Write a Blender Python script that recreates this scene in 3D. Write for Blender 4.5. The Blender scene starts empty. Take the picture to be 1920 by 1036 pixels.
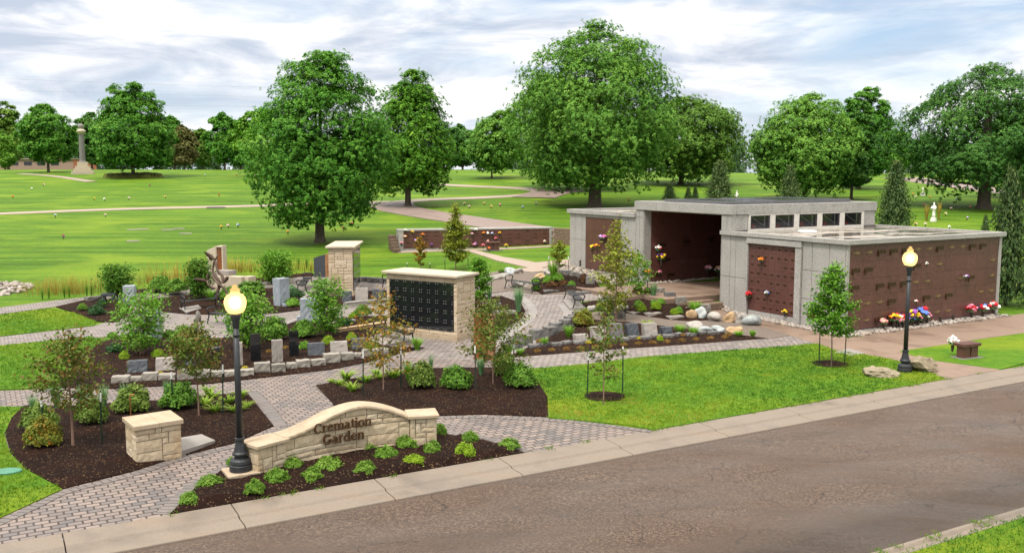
import bpy, bmesh, math, random
import numpy as np
from mathutils import Vector, Matrix
R=math.radians
scn=bpy.context.scene
COL=scn.collection
# ---------------------------------------------------------------- camera
F=1750.0; CH=6.6; PIT=math.atan(196/1750.0); SP,CP=math.sin(PIT),math.cos(PIT)
cam_d=bpy.data.cameras.new('camera'); cam=bpy.data.objects.new('camera',cam_d); COL.objects.link(cam)
cam.location=(0,0,CH); cam.rotation_euler=(R(90)-PIT,0,0)
cam_d.sensor_width=36; cam_d.lens=F*36/1920; cam_d.clip_end=5000; cam_d.clip_start=.1
scn.camera=cam
# ---------------------------------------------------------------- world, sun, exposure
SUN_EL,SUN_AZ=60,215            # azimuth of the sun seen from the garden (0 = +Y, clockwise)
EXPO=0.50
W=bpy.data.worlds.new("World"); scn.world=W; W.use_nodes=True
nt=W.node_tree; N=nt.nodes; L=nt.links; N.clear()
def wn(t,**k):
    n=N.new(t)
    for a,b in k.items(): setattr(n,a,b)
    return n
out=wn('ShaderNodeOutputWorld'); bg=wn('ShaderNodeBackground'); bg.inputs[1].default_value=.1
sky=wn('ShaderNodeTexSky',sky_type='NISHITA',sun_disc=False,sun_elevation=R(SUN_EL),sun_rotation=R(SUN_AZ),altitude=200,air_density=1.0,dust_density=.6,ozone_density=1.2)
tc=wn('ShaderNodeTexCoord')
def wmap(scale,loc=(0,0,0)):
    m=wn('ShaderNodeMapping'); m.inputs['Scale'].default_value=scale; m.inputs['Location'].default_value=loc
    L.new(tc.outputs['Generated'],m.inputs[0]); return m
def wnoise(m,scale,detail,rough=.55,dist=0):
    n=wn('ShaderNodeTexNoise'); n.inputs['Scale'].default_value=scale; n.inputs['Detail'].default_value=detail
    n.inputs['Roughness'].default_value=rough; n.inputs['Distortion'].default_value=dist; L.new(m.outputs[0],n.inputs['Vector']); return n
def wramp(src,stops):
    r=wn('ShaderNodeValToRGB'); e=r.color_ramp.elements
    while len(e)<len(stops): e.new(.5)
    for el,(p,c) in zip(e,stops): el.position=p; el.color=(*c,1) if len(c)==3 else c
    L.new(src,r.inputs[0]); return r
def wmix(fac,a,b,mode='MIX'):
    m=wn('ShaderNodeMix',data_type='RGBA',blend_type=mode)
    for s,i in ((fac,0),(a,6),(b,7)):
        if hasattr(s,'name') and hasattr(s,'links'): L.new(s,m.inputs[i])
        else: m.inputs[i].default_value=s if i==0 else (*s,1)
    return m.outputs[2]
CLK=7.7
n1=wnoise(wmap((1.0,1.0,3.7),(3.1,.7,0)),4.0,8,.56,.45)
n2=wnoise(wmap((1.0,1.0,4.4),(8.3,2.2,1.1)),6.0,8,.58,.4)
cov=wramp(n1.outputs[0],[(.31,(0,0,0)),(.52,(1,1,1))])
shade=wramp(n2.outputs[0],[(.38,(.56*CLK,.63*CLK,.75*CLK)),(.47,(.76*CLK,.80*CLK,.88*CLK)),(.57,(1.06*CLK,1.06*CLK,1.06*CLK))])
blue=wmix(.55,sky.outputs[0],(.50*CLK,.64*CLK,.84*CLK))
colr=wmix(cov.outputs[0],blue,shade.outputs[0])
sep=wn('ShaderNodeSeparateXYZ'); L.new(tc.outputs['Generated'],sep.inputs[0])
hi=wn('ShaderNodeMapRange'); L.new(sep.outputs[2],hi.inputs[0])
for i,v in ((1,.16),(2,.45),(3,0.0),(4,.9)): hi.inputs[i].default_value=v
colr=wmix(hi.outputs[0],colr,(.95*CLK,.91*CLK,.84*CLK))      # warm white cloud added above the view, takes the blue out of the shade
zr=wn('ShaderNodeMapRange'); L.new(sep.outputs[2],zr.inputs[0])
for i,v in ((1,.17),(2,1.0),(3,1.0),(4,2.9)): zr.inputs[i].default_value=v  # unseen upper sky brightened to put more light on the ground
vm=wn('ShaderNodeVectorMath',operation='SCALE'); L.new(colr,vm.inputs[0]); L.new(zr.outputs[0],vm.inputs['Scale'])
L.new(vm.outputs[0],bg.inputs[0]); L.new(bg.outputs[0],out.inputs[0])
sun_d=bpy.data.lights.new('sun','SUN'); sun_d.energy=2.6; sun_d.angle=R(11); sun_d.color=(1,.95,.87)
sun=bpy.data.objects.new('sun',sun_d); COL.objects.link(sun)
az=R(SUN_AZ); el=R(SUN_EL)
to_sun=Vector((math.sin(az)*math.cos(el),math.cos(az)*math.cos(el),math.sin(el)))
sun.rotation_euler=to_sun.to_track_quat('Z','Y').to_euler()
scn.view_settings.view_transform='Standard'; scn.view_settings.look='None'; scn.view_settings.exposure=EXPO; scn.view_settings.gamma=1
scn.render.engine='CYCLES'; scn.cycles.use_denoising=True; scn.cycles.max_bounces=8; scn.cycles.transparent_max_bounces=12
scn.cycles.caustics_reflective=False; scn.cycles.caustics_refractive=False; scn.cycles.sample_clamp_indirect=6
# ---------------------------------------------------------------- place geometry: pixel of the photo -> point on the ground
C30,S30=math.cos(R(30)),math.sin(R(30))
def sst(a,b,x):
    x=min(1,max(0,(x-a)/(b-a))); return x*x*(3-2*x)
def nn(x,y): return (y-21.9)*C30-x*S30          # metres away from the road
def tt(x,y): return (y-21.9)*S30+x*C30          # metres along the road
def xy(t,n): return (t*C30-n*S30, 21.9+t*S30+n*C30)
def ramp(Y):
    z=0
    if Y>34: d=min(Y,50)-34; z+=.055*d*d/32
    if Y>50: z+=.055*(min(Y,150)-50)
    if Y>150: d=min(Y,190)-150; z+=.055*d-.055*d*d/80
    if Y>190: d=min(Y,230)-190; z-=.03*d*d/80
    if Y>230: z-=.03*(min(Y,420)-230)
    return z
def terr(x,y):
    n=nn(x,y); t=tt(x,y)
    z=ramp(y)*sst(1,22,n)
    z-=.75*sst(0,60,x)*sst(95,190,y)
    z+=.33*sst(12,16.5,t)*sst(12.6,15.0,n)*(1-sst(30,40,n))*(1-sst(34,44,t))
    return z
def ray(px,py):
    b=-(py-518)/F
    return ((px-960)/F, CP+b*SP, -SP+b*CP)
def G(px,py,dz=0.0):
    d=ray(px,py); lo,hi,s=5.0,None,5.0
    while s<500:
        if CH+d[2]*s<terr(d[0]*s,d[1]*s)+dz: hi=s; break
        lo=s; s*=1.02
    if hi is None: s=190
    else:
        for _ in range(30):
            m=(lo+hi)/2
            if CH+d[2]*m<terr(d[0]*m,d[1]*m)+dz: hi=m
            else: lo=m
        s=(lo+hi)/2
    x,y=d[0]*s,d[1]*s
    return Vector((x,y,terr(x,y)+dz))
def GY(px,Y):
    x=(px-960)/F*Y*1.0; return Vector((x,Y,terr(x,Y)))
def H(p,py):
    b=-(py-518)/F; s=p[1]/(CP+b*SP); return CH+s*(-SP+b*CP)-p[2]
def proj(p):
    x,y,z=p[0],p[1],p[2]-CH
    f=y*CP-z*SP; u=y*SP+z*CP
    return (960+F*x/f, 518-F*u/f)
def mpp(p): return (p[1]*CP-(p[2]-CH)*SP)/F      # metres per photo pixel at p
# ---------------------------------------------------------------- helpers
def tag(o,label,cat,group=None,kind=None):
    o['label']=label; o['category']=cat
    if group: o['group']=group
    if kind: o['kind']=kind
    return o
def struct(o,kind='structure'): o['kind']=kind; return o
def empty(name,loc,rz=0,parent=None):
    o=bpy.data.objects.new(name,None); COL.objects.link(o); o.location=loc; o.rotation_euler=(0,0,rz); o.empty_display_size=.2
    if parent: o.parent=parent
    return o
def kids(o): return [c for c in CH_OF.get(o.name,[])]
CH_OF={}
def link(name,me,mats,parent=None,loc=(0,0,0),rz=0,smooth=False,bevel=0):
    o=bpy.data.objects.new(name,me); COL.objects.link(o)
    if not isinstance(mats,(list,tuple)): mats=[mats]
    for m in mats: me.materials.append(m)
    if smooth: me.polygons.foreach_set('use_smooth',[True]*len(me.polygons))
    o.location=loc; o.rotation_euler=(0,0,rz)
    if parent: o.parent=parent; CH_OF.setdefault(parent.name,[]).append(o)
    if bevel:
        b=o.modifiers.new('edge','BEVEL'); b.width=bevel; b.segments=2; b.limit_method='ANGLE'; b.angle_limit=R(40)
    return o
def copy_tree(o,parent=None):
    c=o.copy(); COL.objects.link(c)
    if parent: c.parent=parent; CH_OF.setdefault(parent.name,[]).append(c)
    for k in list(CH_OF.get(o.name,[])): copy_tree(k,c)
    return c
class MB:
    def __init__(s): s.v=[]; s.f=[]; s.m=[]; s.mi=0
    def add(s,vs,fs):
        b=len(s.v); s.v+= [tuple(v) for v in vs]; s.f+=[tuple(b+i for i in f) for f in fs]; s.m+=[s.mi]*len(fs); return s
    def box(s,c,d,rz=0,tilt=0,taper=0):
        hx,hy,hz=d[0]/2,d[1]/2,d[2]/2; vs=[]
        for z in (-hz,hz):
            k=1-taper*(z>0)
            for x,y in ((-hx,-hy),(hx,-hy),(hx,hy),(-hx,hy)):
                p=Vector((x*k,y*k,z))
                if tilt: p=Matrix.Rotation(tilt,3,'X')@p
                if rz: p=Matrix.Rotation(rz,3,'Z')@p
                vs.append(p+Vector(c))
        return s.add(vs,[(3,2,1,0),(4,5,6,7),(0,1,5,4),(1,2,6,5),(2,3,7,6),(3,0,4,7)])
    def bx(s,x0,x1,y0,y1,z0,z1): return s.box(((x0+x1)/2,(y0+y1)/2,(z0+z1)/2),(x1-x0,y1-y0,z1-z0))
    def prism(s,poly,z0,z1):
        n=len(poly); vs=[(x,y,z0) for x,y in poly]+[(x,y,z1) for x,y in poly]
        return s.add(vs,[tuple(range(n-1,-1,-1)),tuple(range(n,2*n))]+[(i,(i+1)%n,n+(i+1)%n,n+i) for i in range(n)])
    def tube(s,pts,rad,k=8,cap=True):
        pts=[Vector(p) for p in pts]; n=len(pts)
        if not isinstance(rad,(list,tuple)): rad=[rad]*n
        rings=[]; up=None
        for i,p in enumerate(pts):
            d=(pts[min(i+1,n-1)]-pts[max(i-1,0)]).normalized()
            if up is None or abs(up.dot(d))>.99: up=Vector((0,0,1)) if abs(d.z)<.9 else Vector((1,0,0))
            a=d.cross(up).normalized(); b=a.cross(d).normalized(); up=b
            rings.append([p+(a*math.cos(2*math.pi*j/k)+b*math.sin(2*math.pi*j/k))*rad[i] for j in range(k)])
        vs=[v for r in rings for v in r]
        fs=[(i*k+j,(i+1)*k+j,(i+1)*k+(j+1)%k,i*k+(j+1)%k) for i in range(n-1) for j in range(k)]
        if cap: fs+=[tuple(range(k)),tuple(range(n*k-1,(n-1)*k-1,-1))]
        return s.add(vs,fs)
    def lathe(s,prof,k=24,c=(0,0,0)):
        vs=[(c[0]+r*math.cos(2*math.pi*j/k),c[1]+r*math.sin(2*math.pi*j/k),c[2]+z) for r,z in prof for j in range(k)]
        n=len(prof); fs=[(i*k+j,i*k+(j+1)%k,(i+1)*k+(j+1)%k,(i+1)*k+j) for i in range(n-1) for j in range(k)]
        fs+=[tuple(range(k-1,-1,-1)),tuple(range((n-1)*k,n*k))]
        return s.add(vs,fs)
    def ball(s,c,r,seed=0,rough=0.0,sub=2,sq=(1,1,1)):
        bm=bmesh.new(); bmesh.ops.create_icosphere(bm,subdivisions=sub,radius=1)
        rn=random.Random(seed); ph=[(rn.uniform(-3,3),rn.uniform(-3,3),rn.uniform(-3,3),rn.uniform(0,6)) for _ in range(7)]
        vs=[]
        for v in bm.verts:
            k=1
            if rough:
                for a,b,cc,p in ph: k+=rough*.38*math.sin(a*v.co.x+b*v.co.y+cc*v.co.z+p)
            vs.append((c[0]+v.co.x*k*r*sq[0],c[1]+v.co.y*k*r*sq[1],c[2]+v.co.z*k*r*sq[2]))
        bm.verts.index_update(); fs=[[v.index for v in f.verts] for f in bm.faces]; bm.free()
        return s.add(vs,fs)
    def mesh(s,name='m'):
        me=bpy.data.meshes.new(name); me.from_pydata(s.v,[],s.f); 
        if any(s.m): me.polygons.foreach_set('material_index',s.m)
        me.update(); return me
    def ob(s,name,mats,parent=None,loc=(0,0,0),rz=0,smooth=False,bevel=0):
        return link(name,s.mesh(name),mats,parent,loc,rz,smooth,bevel)
def catmull(pts,sub=6,closed=False):
    P=[Vector((*p,0)) if len(p)==2 else Vector(p) for p in pts]; n=len(P); o=[]
    for i in range(n if closed else n-1):
        g=lambda j: P[j%n] if closed else P[min(max(j,0),n-1)]
        a,b,c,d=g(i-1),g(i),g(i+1),g(i+2)
        for k in range(sub):
            t=k/sub
            o.append(.5*((2*b)+(c-a)*t+(2*a-5*b+4*c-d)*t*t+(3*b-a-3*c+d)*t**3))
    if not closed: o.append(P[-1])
    return o
def px2(pts): return [tuple(G(*p)[:2]) for p in pts]
def sheet(name,pts,off,mat,px=True,res=.9,skirt=.08,smooth=0,mound=0,kind='structure',zf=None):
    P=px2(pts) if px else [tuple(p) for p in pts]
    if smooth: P=[(v.x,v.y) for v in catmull(P,smooth,True)]
    bm=bmesh.new(); vs=[bm.verts.new((x,y,0)) for x,y in P]
    f=bm.faces.new(vs); f.normal_update()
    if f.normal.z<0: f.normal_flip()
    bmesh.ops.triangulate(bm,faces=bm.faces[:])
    for _ in range(7):
        e=[e for e in bm.edges if e.calc_length()>res]
        if not e: break
        bmesh.ops.subdivide_edges(bm,edges=e,cuts=1)
        bmesh.ops.triangulate(bm,faces=bm.faces[:])
    bv={v for e in bm.edges if e.is_boundary for v in e.verts}
    rn=random.Random(len(name)+int(off*1e4))
    for v in bm.verts:
        m=0
        if mound and v not in bv:
            d=min((v.co.xy-Vector(p)).length for p in P); m=mound*min(1,d/.5)*(.8+.4*rn.random())
        v.co.z=(zf(v.co.x,v.co.y) if zf else terr(v.co.x,v.co.y))+off+m
    if skirt:
        r=bmesh.ops.extrude_edge_only(bm,edges=[e for e in bm.edges if e.is_boundary])
        for v in [g for g in r['geom'] if isinstance(g,bmesh.types.BMVert)]: v.co.z-=skirt+off
    me=bpy.data.meshes.new(name); bm.to_mesh(me); bm.free()
    o=link(name,me,mat); struct(o,kind); return o
def ribbon(name,pts,w,off,mat,px=True,sub=5,side=0,zf=None):
    """strip along a line; uv runs in metres along / across"""
    P=px2(pts) if px else pts
    C=catmull(P,sub) if sub>1 else [Vector((*p[:2],0)) for p in P]
    vs=[];fs=[];uv=[];s=0
    for i,c in enumerate(C):
        d=(C[min(i+1,len(C)-1)]-C[max(i-1,0)]).normalized(); q=Vector((-d.y,d.x,0))
        if i: s+=(c-C[i-1]).length
        for k in (-1,1):
            p=c+q*w*(k*.5+side*.5); z=zf(p.x,p.y) if zf else terr(p.x,p.y)
            vs+=[(p.x,p.y,z+off),(p.x,p.y,z-.05)]; uv+=[(s,(k+1)*w/2)]*2
    n=len(C)
    for i in range(n-1):
        a=i*4; b=a+4
        fs+=[(a,a+2,b+2,b) if True else 0,(a+1,a,b,b+1),(a+2,a+3,b+3,b+2)]
    me=bpy.data.meshes.new(name); me.from_pydata(vs,[],fs); 
    ul=me.uv_layers.new(name='UVMap')
    for lp in me.loops: ul.data[lp.index].uv=uv[lp.vertex_index]
    me.update(); bm=bmesh.new(); bm.from_mesh(me); bmesh.ops.recalc_face_normals(bm,faces=bm.faces); bm.to_mesh(me); bm.free()
    return struct(link(name,me,mat))
ORD='first second third fourth fifth sixth seventh eighth ninth tenth eleventh twelfth thirteenth fourteenth fifteenth sixteenth seventeenth eighteenth nineteenth twentieth'.split()
def nth(i): return ORD[i] if i<20 else 'twenty-'+ORD[i-20] if i<29 else 'thirtieth' if i==29 else 'thirty-'+ORD[i-30]
# ---------------------------------------------------------------- materials
class NT:
    def __init__(s,name):
        s.m=bpy.data.materials.new(name); s.m.use_nodes=True; s.t=s.m.node_tree; s.t.nodes.clear()
        s.out=s.t.nodes.new('ShaderNodeOutputMaterial'); s.tc=s.n('ShaderNodeTexCoord')
    def n(s,t,**k):
        x=s.t.nodes.new(t)
        for a,b in k.items(): setattr(x,a,b)
        return x
    def set(s,sock,v):
        if isinstance(v,bpy.types.NodeSocket): s.t.links.new(v,sock)
        elif isinstance(v,(tuple,list)) and len(v)==3 and sock.type=='RGBA': sock.default_value=(*v,1)
        else: sock.default_value=v
    def co(s,scale=(1,1,1),rot=0,kind='Object',loc=(0,0,0)):
        m=s.n('ShaderNodeMapping'); s.t.links.new(s.tc.outputs[kind],m.inputs[0])
        m.inputs['Scale'].default_value=scale; m.inputs['Rotation'].default_value=(0,0,rot); m.inputs['Location'].default_value=loc; return m.outputs[0]
    def noise(s,vec,scale,detail=4,rough=.55,dist=0):
        x=s.n('ShaderNodeTexNoise'); s.t.links.new(vec,x.inputs['Vector'])
        for k,v in (('Scale',scale),('Detail',detail),('Roughness',rough),('Distortion',dist)): x.inputs[k].default_value=v
        return x.outputs[0]
    def vor(s,vec,scale,feature='F1',out='Distance'):
        x=s.n('ShaderNodeTexVoronoi',feature=feature); s.t.links.new(vec,x.inputs['Vector']); x.inputs['Scale'].default_value=scale; return x.outputs[out]
    def ramp(s,f,stops,interp='LINEAR'):
        r=s.n('ShaderNodeValToRGB'); r.color_ramp.interpolation=interp; e=r.color_ramp.elements
        while len(e)<len(stops): e.new(.5)
        for el,(p,c) in zip(e,stops):
            el.position=p; el.color=(*c,1) if isinstance(c,tuple) else (c,c,c,1)
        s.set(r.inputs[0],f); return r.outputs[0]
    def mix(s,f,a,b,mode='MIX'):
        m=s.n('ShaderNodeMix',data_type='RGBA',blend_type=mode); s.set(m.inputs[0],f); s.set(m.inputs[6],a); s.set(m.inputs[7],b); return m.outputs[2]
    def math(s,op,a,b=0):
        m=s.n('ShaderNodeMath',operation=op); s.set(m.inputs[0],a); s.set(m.inputs[1],b); return m.outputs[0]
    def bump(s,h,strength=.5,dist=.02,normal=None):
        b=s.n('ShaderNodeBump'); s.set(b.inputs['Height'],h); b.inputs['Strength'].default_value=strength; b.inputs['Distance'].default_value=dist
        if normal is not None: s.set(b.inputs['Normal'],normal)
        return b.outputs[0]
    def pbr(s,col,rough=.8,bump=None,spec=.5,metal=0,**k):
        p=s.n('ShaderNodeBsdfPrincipled'); s.set(p.inputs['Base Color'],col); s.set(p.inputs['Roughness'],rough)
        s.set(p.inputs['Metallic'],metal); s.set(p.inputs['Specular IOR Level'],spec)
        for a,b in k.items(): s.set(p.inputs[a.replace('_',' ')],b)
        if bump is not None: s.set(p.inputs['Normal'],bump)
        s.t.links.new(p.outputs[0],s.out.inputs[0]); s.p=p; return s.m
def scol(c,k): return tuple(x*k for x in c)
def m_plain(name,c,rough=.7,metal=0,spec=.5,var=.15,scale=8,bump=.1,bscale=60):
    s=NT(name); v=s.co(); a=s.noise(v,scale,5)
    col=s.ramp(a,[(.3,scol(c,1-var)),(.7,scol(c,1+var))])
    return s.pbr(col,rough,s.bump(s.noise(v,bscale,4),bump,.01),spec,metal)
def m_speck(name,c,dark,light,scale=90,rough=.7,bump=.15,spec=.4,big=1.2,obj_random=False):
    """granite: speckles over a mottled ground"""
    s=NT(name); v=s.co(); sp=s.noise(v,scale,3,.7); b=s.noise(v,big,4)
    col=s.ramp(sp,[(.36,dark),(.45,c),(.56,c),(.66,light)])
    col=s.mix(.55,col,s.ramp(b,[(.3,scol(c,.82)),(.7,scol(c,1.15))]),'MIX')
    if obj_random:
        oi=s.n('ShaderNodeObjectInfo'); col=s.mix(.5,col,s.ramp(oi.outputs['Random'],[(0,scol(c,.7)),(1,scol(c,1.25))]))
    return s.pbr(col,rough,s.bump(sp,bump,.01),spec)
def m_rock(name,c1,c2,c3,scale=5,bump=.5,rough=.85,obj_random=True):
    s=NT(name); v=s.co(); a=s.noise(v,scale,7,.62,.3); b=s.noise(v,scale*7,5,.7)
    col=s.ramp(a,[(.3,c1),(.5,c2),(.7,c3)])
    col=s.mix(.35,col,s.ramp(b,[(.3,scol(c1,.6)),(.7,c3)]))
    if obj_random:
        oi=s.n('ShaderNodeObjectInfo'); col=s.mix(.3,col,s.ramp(oi.outputs['Random'],[(0,scol(c2,.6)),(.5,c2),(1,scol(c3,1.1))]))
    h=s.math('ADD',a,s.math('MULTIPLY',b,.35))
    return s.pbr(col,rough,s.bump(h,bump,.06),.3)
def m_block(name,c1,c2,c3,bump=.5,scale=16):
    """masonry whose blocks are mesh islands"""
    s=NT(name); g=s.n('ShaderNodeNewGeometry'); v=s.co(); a=s.noise(v,scale,6,.65,.2)
    base=s.ramp(g.outputs['Random Per Island'],[(0,c1),(.5,c2),(1,c3)])
    col=s.mix(.5,base,s.ramp(a,[(.3,scol(c1,.72)),(.55,c2),(.75,scol(c3,1.05))]))
    st=s.noise(s.co((1,1,.4)),1.7,5); col=s.mix(s.ramp(st,[(.52,0.0),(.72,.4)]),col,(.33,.20,.085))
    return s.pbr(col,.85,s.bump(a,bump,.03),.3)
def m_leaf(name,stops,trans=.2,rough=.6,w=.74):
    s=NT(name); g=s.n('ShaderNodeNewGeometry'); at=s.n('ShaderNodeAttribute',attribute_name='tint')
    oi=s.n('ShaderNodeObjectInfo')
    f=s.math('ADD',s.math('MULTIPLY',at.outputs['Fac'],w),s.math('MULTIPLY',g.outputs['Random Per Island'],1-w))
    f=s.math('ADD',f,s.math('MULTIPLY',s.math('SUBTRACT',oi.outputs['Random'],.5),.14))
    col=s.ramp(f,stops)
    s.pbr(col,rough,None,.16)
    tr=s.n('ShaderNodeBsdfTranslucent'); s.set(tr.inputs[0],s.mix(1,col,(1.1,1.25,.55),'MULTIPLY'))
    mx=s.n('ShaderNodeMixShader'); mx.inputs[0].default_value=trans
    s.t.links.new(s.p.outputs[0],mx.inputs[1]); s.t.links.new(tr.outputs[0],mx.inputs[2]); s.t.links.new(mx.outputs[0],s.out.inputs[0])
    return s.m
def m_brick(name,c1,c2,c3,mortar,w=.24,h=.16,ms=.012,rot=-30,kind='Object',bump=.6):
    s=NT(name); v=s.co((1,1,1),R(rot),kind); 
    wob=s.noise(v,2.2,3); 
    b=s.n('ShaderNodeTexBrick'); s.t.links.new(v,b.inputs['Vector'])
    for k,x in (('Scale',1),('Brick Width',w),('Row Height',h),('Mortar Size',ms),('Mortar Smooth',.3),('Bias',0)): b.inputs[k].default_value=x
    s.set(b.inputs['Color1'],c1); s.set(b.inputs['Color2'],c2); s.set(b.inputs['Mortar'],mortar)
    big=s.noise(v,.55,4); fine=s.noise(v,40,4)
    col=s.mix(s.ramp(big,[(.4,0.0),(.62,.55)]),b.outputs[0],s.mix(b.outputs[1],c3,mortar))
    col=s.mix(s.ramp(fine,[(.35,.35),(.6,0.0)]),col,scol(mortar,1.3))
    hgt=s.math('ADD',s.math('MULTIPLY',b.outputs[1],-1),s.math('MULTIPLY',fine,.25))
    return s.pbr(col,s.ramp(wob,[(.35,.5),(.65,.8)]),s.bump(hgt,bump,.02),.4)
M={}
def grass(name,c1,c2,c3,patch,stripe=.25):
    s=NT(name); v=s.co(); fine=s.noise(v,26,6,.72); mid=s.noise(v,2.6,6,.65,.4); big=s.noise(s.co((.6,1,1),R(-8)),.22,5,.6,.3)
    streak=s.noise(s.co((.07,1.5,1),R(-6)),.8,5,.6)
    blade=s.noise(s.co((1,.5,1)),70,3,.7)
    col=s.ramp(mid,[(.28,c1),(.5,c2),(.72,c3)])
    col=s.mix(s.ramp(streak,[(.40,min(1,stripe*1.7)),(.57,0.0)]),col,scol(c1,.7))
    col=s.mix(s.ramp(big,[(.48,0.0),(.66,.85)]),col,patch)
    yp=s.noise(v,.9,6,.7,.5); col=s.mix(s.ramp(yp,[(.60,0.0),(.75,.6)]),col,(.20,.17,.035))
    col=s.mix(s.ramp(fine,[(.3,.55),(.6,0.0)]),col,scol(c1,.35))
    col=s.mix(s.ramp(blade,[(.55,0.0),(.8,.45)]),col,scol(c3,1.35))
    h=s.math('ADD',s.math('ADD',fine,s.math('MULTIPLY',blade,.6)),s.math('MULTIPLY',mid,1.2))
    return s.pbr(col,.75,s.bump(h,.75,.06),.08)
M['grass']=grass('grass',(0.0622,0.1492,0.0098),(0.1052,0.2079,0.0141),(0.1458,0.2505,0.0189),(0.1852,0.2718,0.0186),.5)
M['grass_near']=grass('grass_near',(0.0534,0.1568,0.0102),(0.0982,0.2142,0.0134),(0.1600,0.2612,0.0151),(0.2294,0.2874,0.0172),.12)
s=NT('mulch'); v=s.co(); a=s.noise(v,34,6,.75,.6); b=s.noise(v,1.1,4); ch=s.vor(s.co((1,1.8,1),.6),38,'F1','Color'); chd=s.n('ShaderNodeSeparateColor'); s.t.links.new(ch,chd.inputs[0])
col=s.ramp(a,[(.30,(.003,.002,.002)),(.5,(.014,.0075,.006)),(.70,(.050,.027,.020))])
col=s.mix(s.ramp(b,[(.4,0.0),(.7,.5)]),col,(.036,.014,.008)); col=s.mix(s.ramp(chd.outputs[0],[(.955,0.0),(.965,.8)],'CONSTANT'),col,(.26,.16,.08))
M['mulch']=s.pbr(col,.95,s.bump(a,1,.05),.08)
M['paver']=m_brick('paver',(0.2632,0.2072,0.1814),(0.1098,0.1030,0.1064),(0.2408,0.1848,0.1568),(0.0403,0.0302,0.0246),.27,.18,.020)
M['paver_light']=m_brick('paver_light',(.285,.245,.225),(.140,.128,.126),(.275,.23,.205),(.060,.045,.037),.27,.18,.018)
M['border']=m_brick('border_paver',(.1763,.1517,.1410),(.1189,.1123,.1132),(.1640,.1353,.1230),(.0451,.0328,.0279),.17,.6,.014,0,'UV')
M['border_light']=m_brick('border_paver_light',(.2664,.2442,.2294),(.2146,.2035,.1998),(.2516,.2220,.1998),(.1036,.0814,.0666),.30,.9,.012,0,'UV')
def concrete(name,c,wet=.35,joint=None):
    s=NT(name); v=s.co(); a=s.noise(v,28,5,.8); b=s.noise(v,.7,6,.62,.3); d=s.noise(s.co((.25,1.2,1),R(-30)),1.3,5)
    col=s.ramp(a,[(.3,scol(c,.8)),(.7,scol(c,1.12))]); col=s.mix(s.ramp(b,[(.48,0.0),(.66,wet)]),col,scol(c,.45)); col=s.mix(s.ramp(d,[(.55,0.0),(.75,.3)]),col,(.22,.13,.075))
    st=s.noise(v,5,5,.7); col=s.mix(s.ramp(st,[(.66,0.0),(.74,.5)]),col,scol(c,.5))
    return s.pbr(col,s.ramp(b,[(.45,.75),(.65,.4)]),s.bump(a,.25,.01),.4)
M['kerb']=concrete('kerb_concrete',(0.1946,0.1573,0.1242),.55); M['walk']=concrete('walk_concrete',(.2167,.1487,.1088),.5); M['pad']=concrete('pad_concrete',(.2475,.2250,.2063),.2); M['farpath']=concrete('far_path',(.3200,.2480,.2000),.2)
M['drive']=concrete('drive_gravel',(.2250,.1665,.1440),.3)
s=NT('asphalt'); v=s.co(); g=s.noise(v,17,7,.92); b=s.noise(s.co((.5,1,1),R(-30)),.42,6,.6,.5); w=s.noise(s.co((.35,1,1),R(-28)),.50,5,.6,.6); w2=s.noise(s.co((.3,1,1),R(-32)),.9,6,.6,.5)
col=s.ramp(g,[(.37,(.010,.005,.003)),(.5,(.062,.037,.024)),(.61,(.21,.145,.10))])
col=s.mix(s.ramp(b,[(.44,0.0),(.66,.75)]),col,(.070,.038,.021)); col=s.mix(s.ramp(w2,[(.50,0.0),(.72,.6)]),col,(.046,.032,.026))
cv=s.n('ShaderNodeVectorMath',operation='ADD'); nv=s.n('ShaderNodeTexNoise'); nv.inputs['Scale'].default_value=1.6; nv.inputs['Detail'].default_value=5; s.t.links.new(v,nv.inputs['Vector'])
vs_=s.n('ShaderNodeVectorMath',operation='SCALE'); s.t.links.new(nv.outputs['Color'],vs_.inputs[0]); vs_.inputs['Scale'].default_value=.9
s.t.links.new(v,cv.inputs[0]); s.t.links.new(vs_.outputs[0],cv.inputs[1])
crk=s.vor(cv.outputs[0],.42,'DISTANCE_TO_EDGE'); cm=s.noise(v,.5,3)
cr=s.math('MULTIPLY',s.ramp(crk,[(.002,1.0),(.006,0.0)]),s.ramp(cm,[(.46,0.0),(.58,1.0)])); col=s.mix(s.math('MULTIPLY',cr,.7),col,(.012,.008,.007))
sx=s.n('ShaderNodeSeparateXYZ'); s.t.links.new(s.co((1,1,1),R(-30)),sx.inputs[0]); nr=s.math('ADD',sx.outputs[1],s.math('MULTIPLY',w2,1.6))
damp=s.ramp(s.math('SUBTRACT',1,s.math('MULTIPLY',s.math('SUBTRACT',nr,12.3),.9)),[(0.0,0.0),(.9,1.0)]); col=s.mix(s.math('MULTIPLY',damp,.62),col,(.026,.016,.010))
trk=s.math('ABSOLUTE',s.math('SINE',s.math('MULTIPLY',s.math('SUBTRACT',sx.outputs[1],.45),1.75))); col=s.mix(s.math('MULTIPLY',s.ramp(trk,[(.55,0.0),(1.0,1.0)]),.25),col,(.088,.064,.050))
wet=s.ramp(w,[(.44,.82),(.54,.55),(.63,.26)])
M['asphalt']=s.pbr(col,wet,s.bump(s.math('SUBTRACT',g,cr),.7,.03),.5)
M['dg']=m_speck('granite_fines',(.135,.105,.085),(.06,.046,.037),(.24,.195,.165),16,.9,.6)
M['granite']=m_speck('grey_granite',(.3128,.2990,.2806),(.0690,.0644,.0626),(.5520,.5244,.4876),15,.55,.06)
M['granite_dk']=m_speck('joint_granite',(.16,.15,.14),(.06,.06,.06),(.3,.29,.28),34,.7,.1)
s=NT('red_granite'); v=s.co(); sp=s.noise(v,17,3,.75); b=s.noise(s.co((1,1,.8)),.9,5); g_=s.n('ShaderNodeNewGeometry')
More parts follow.
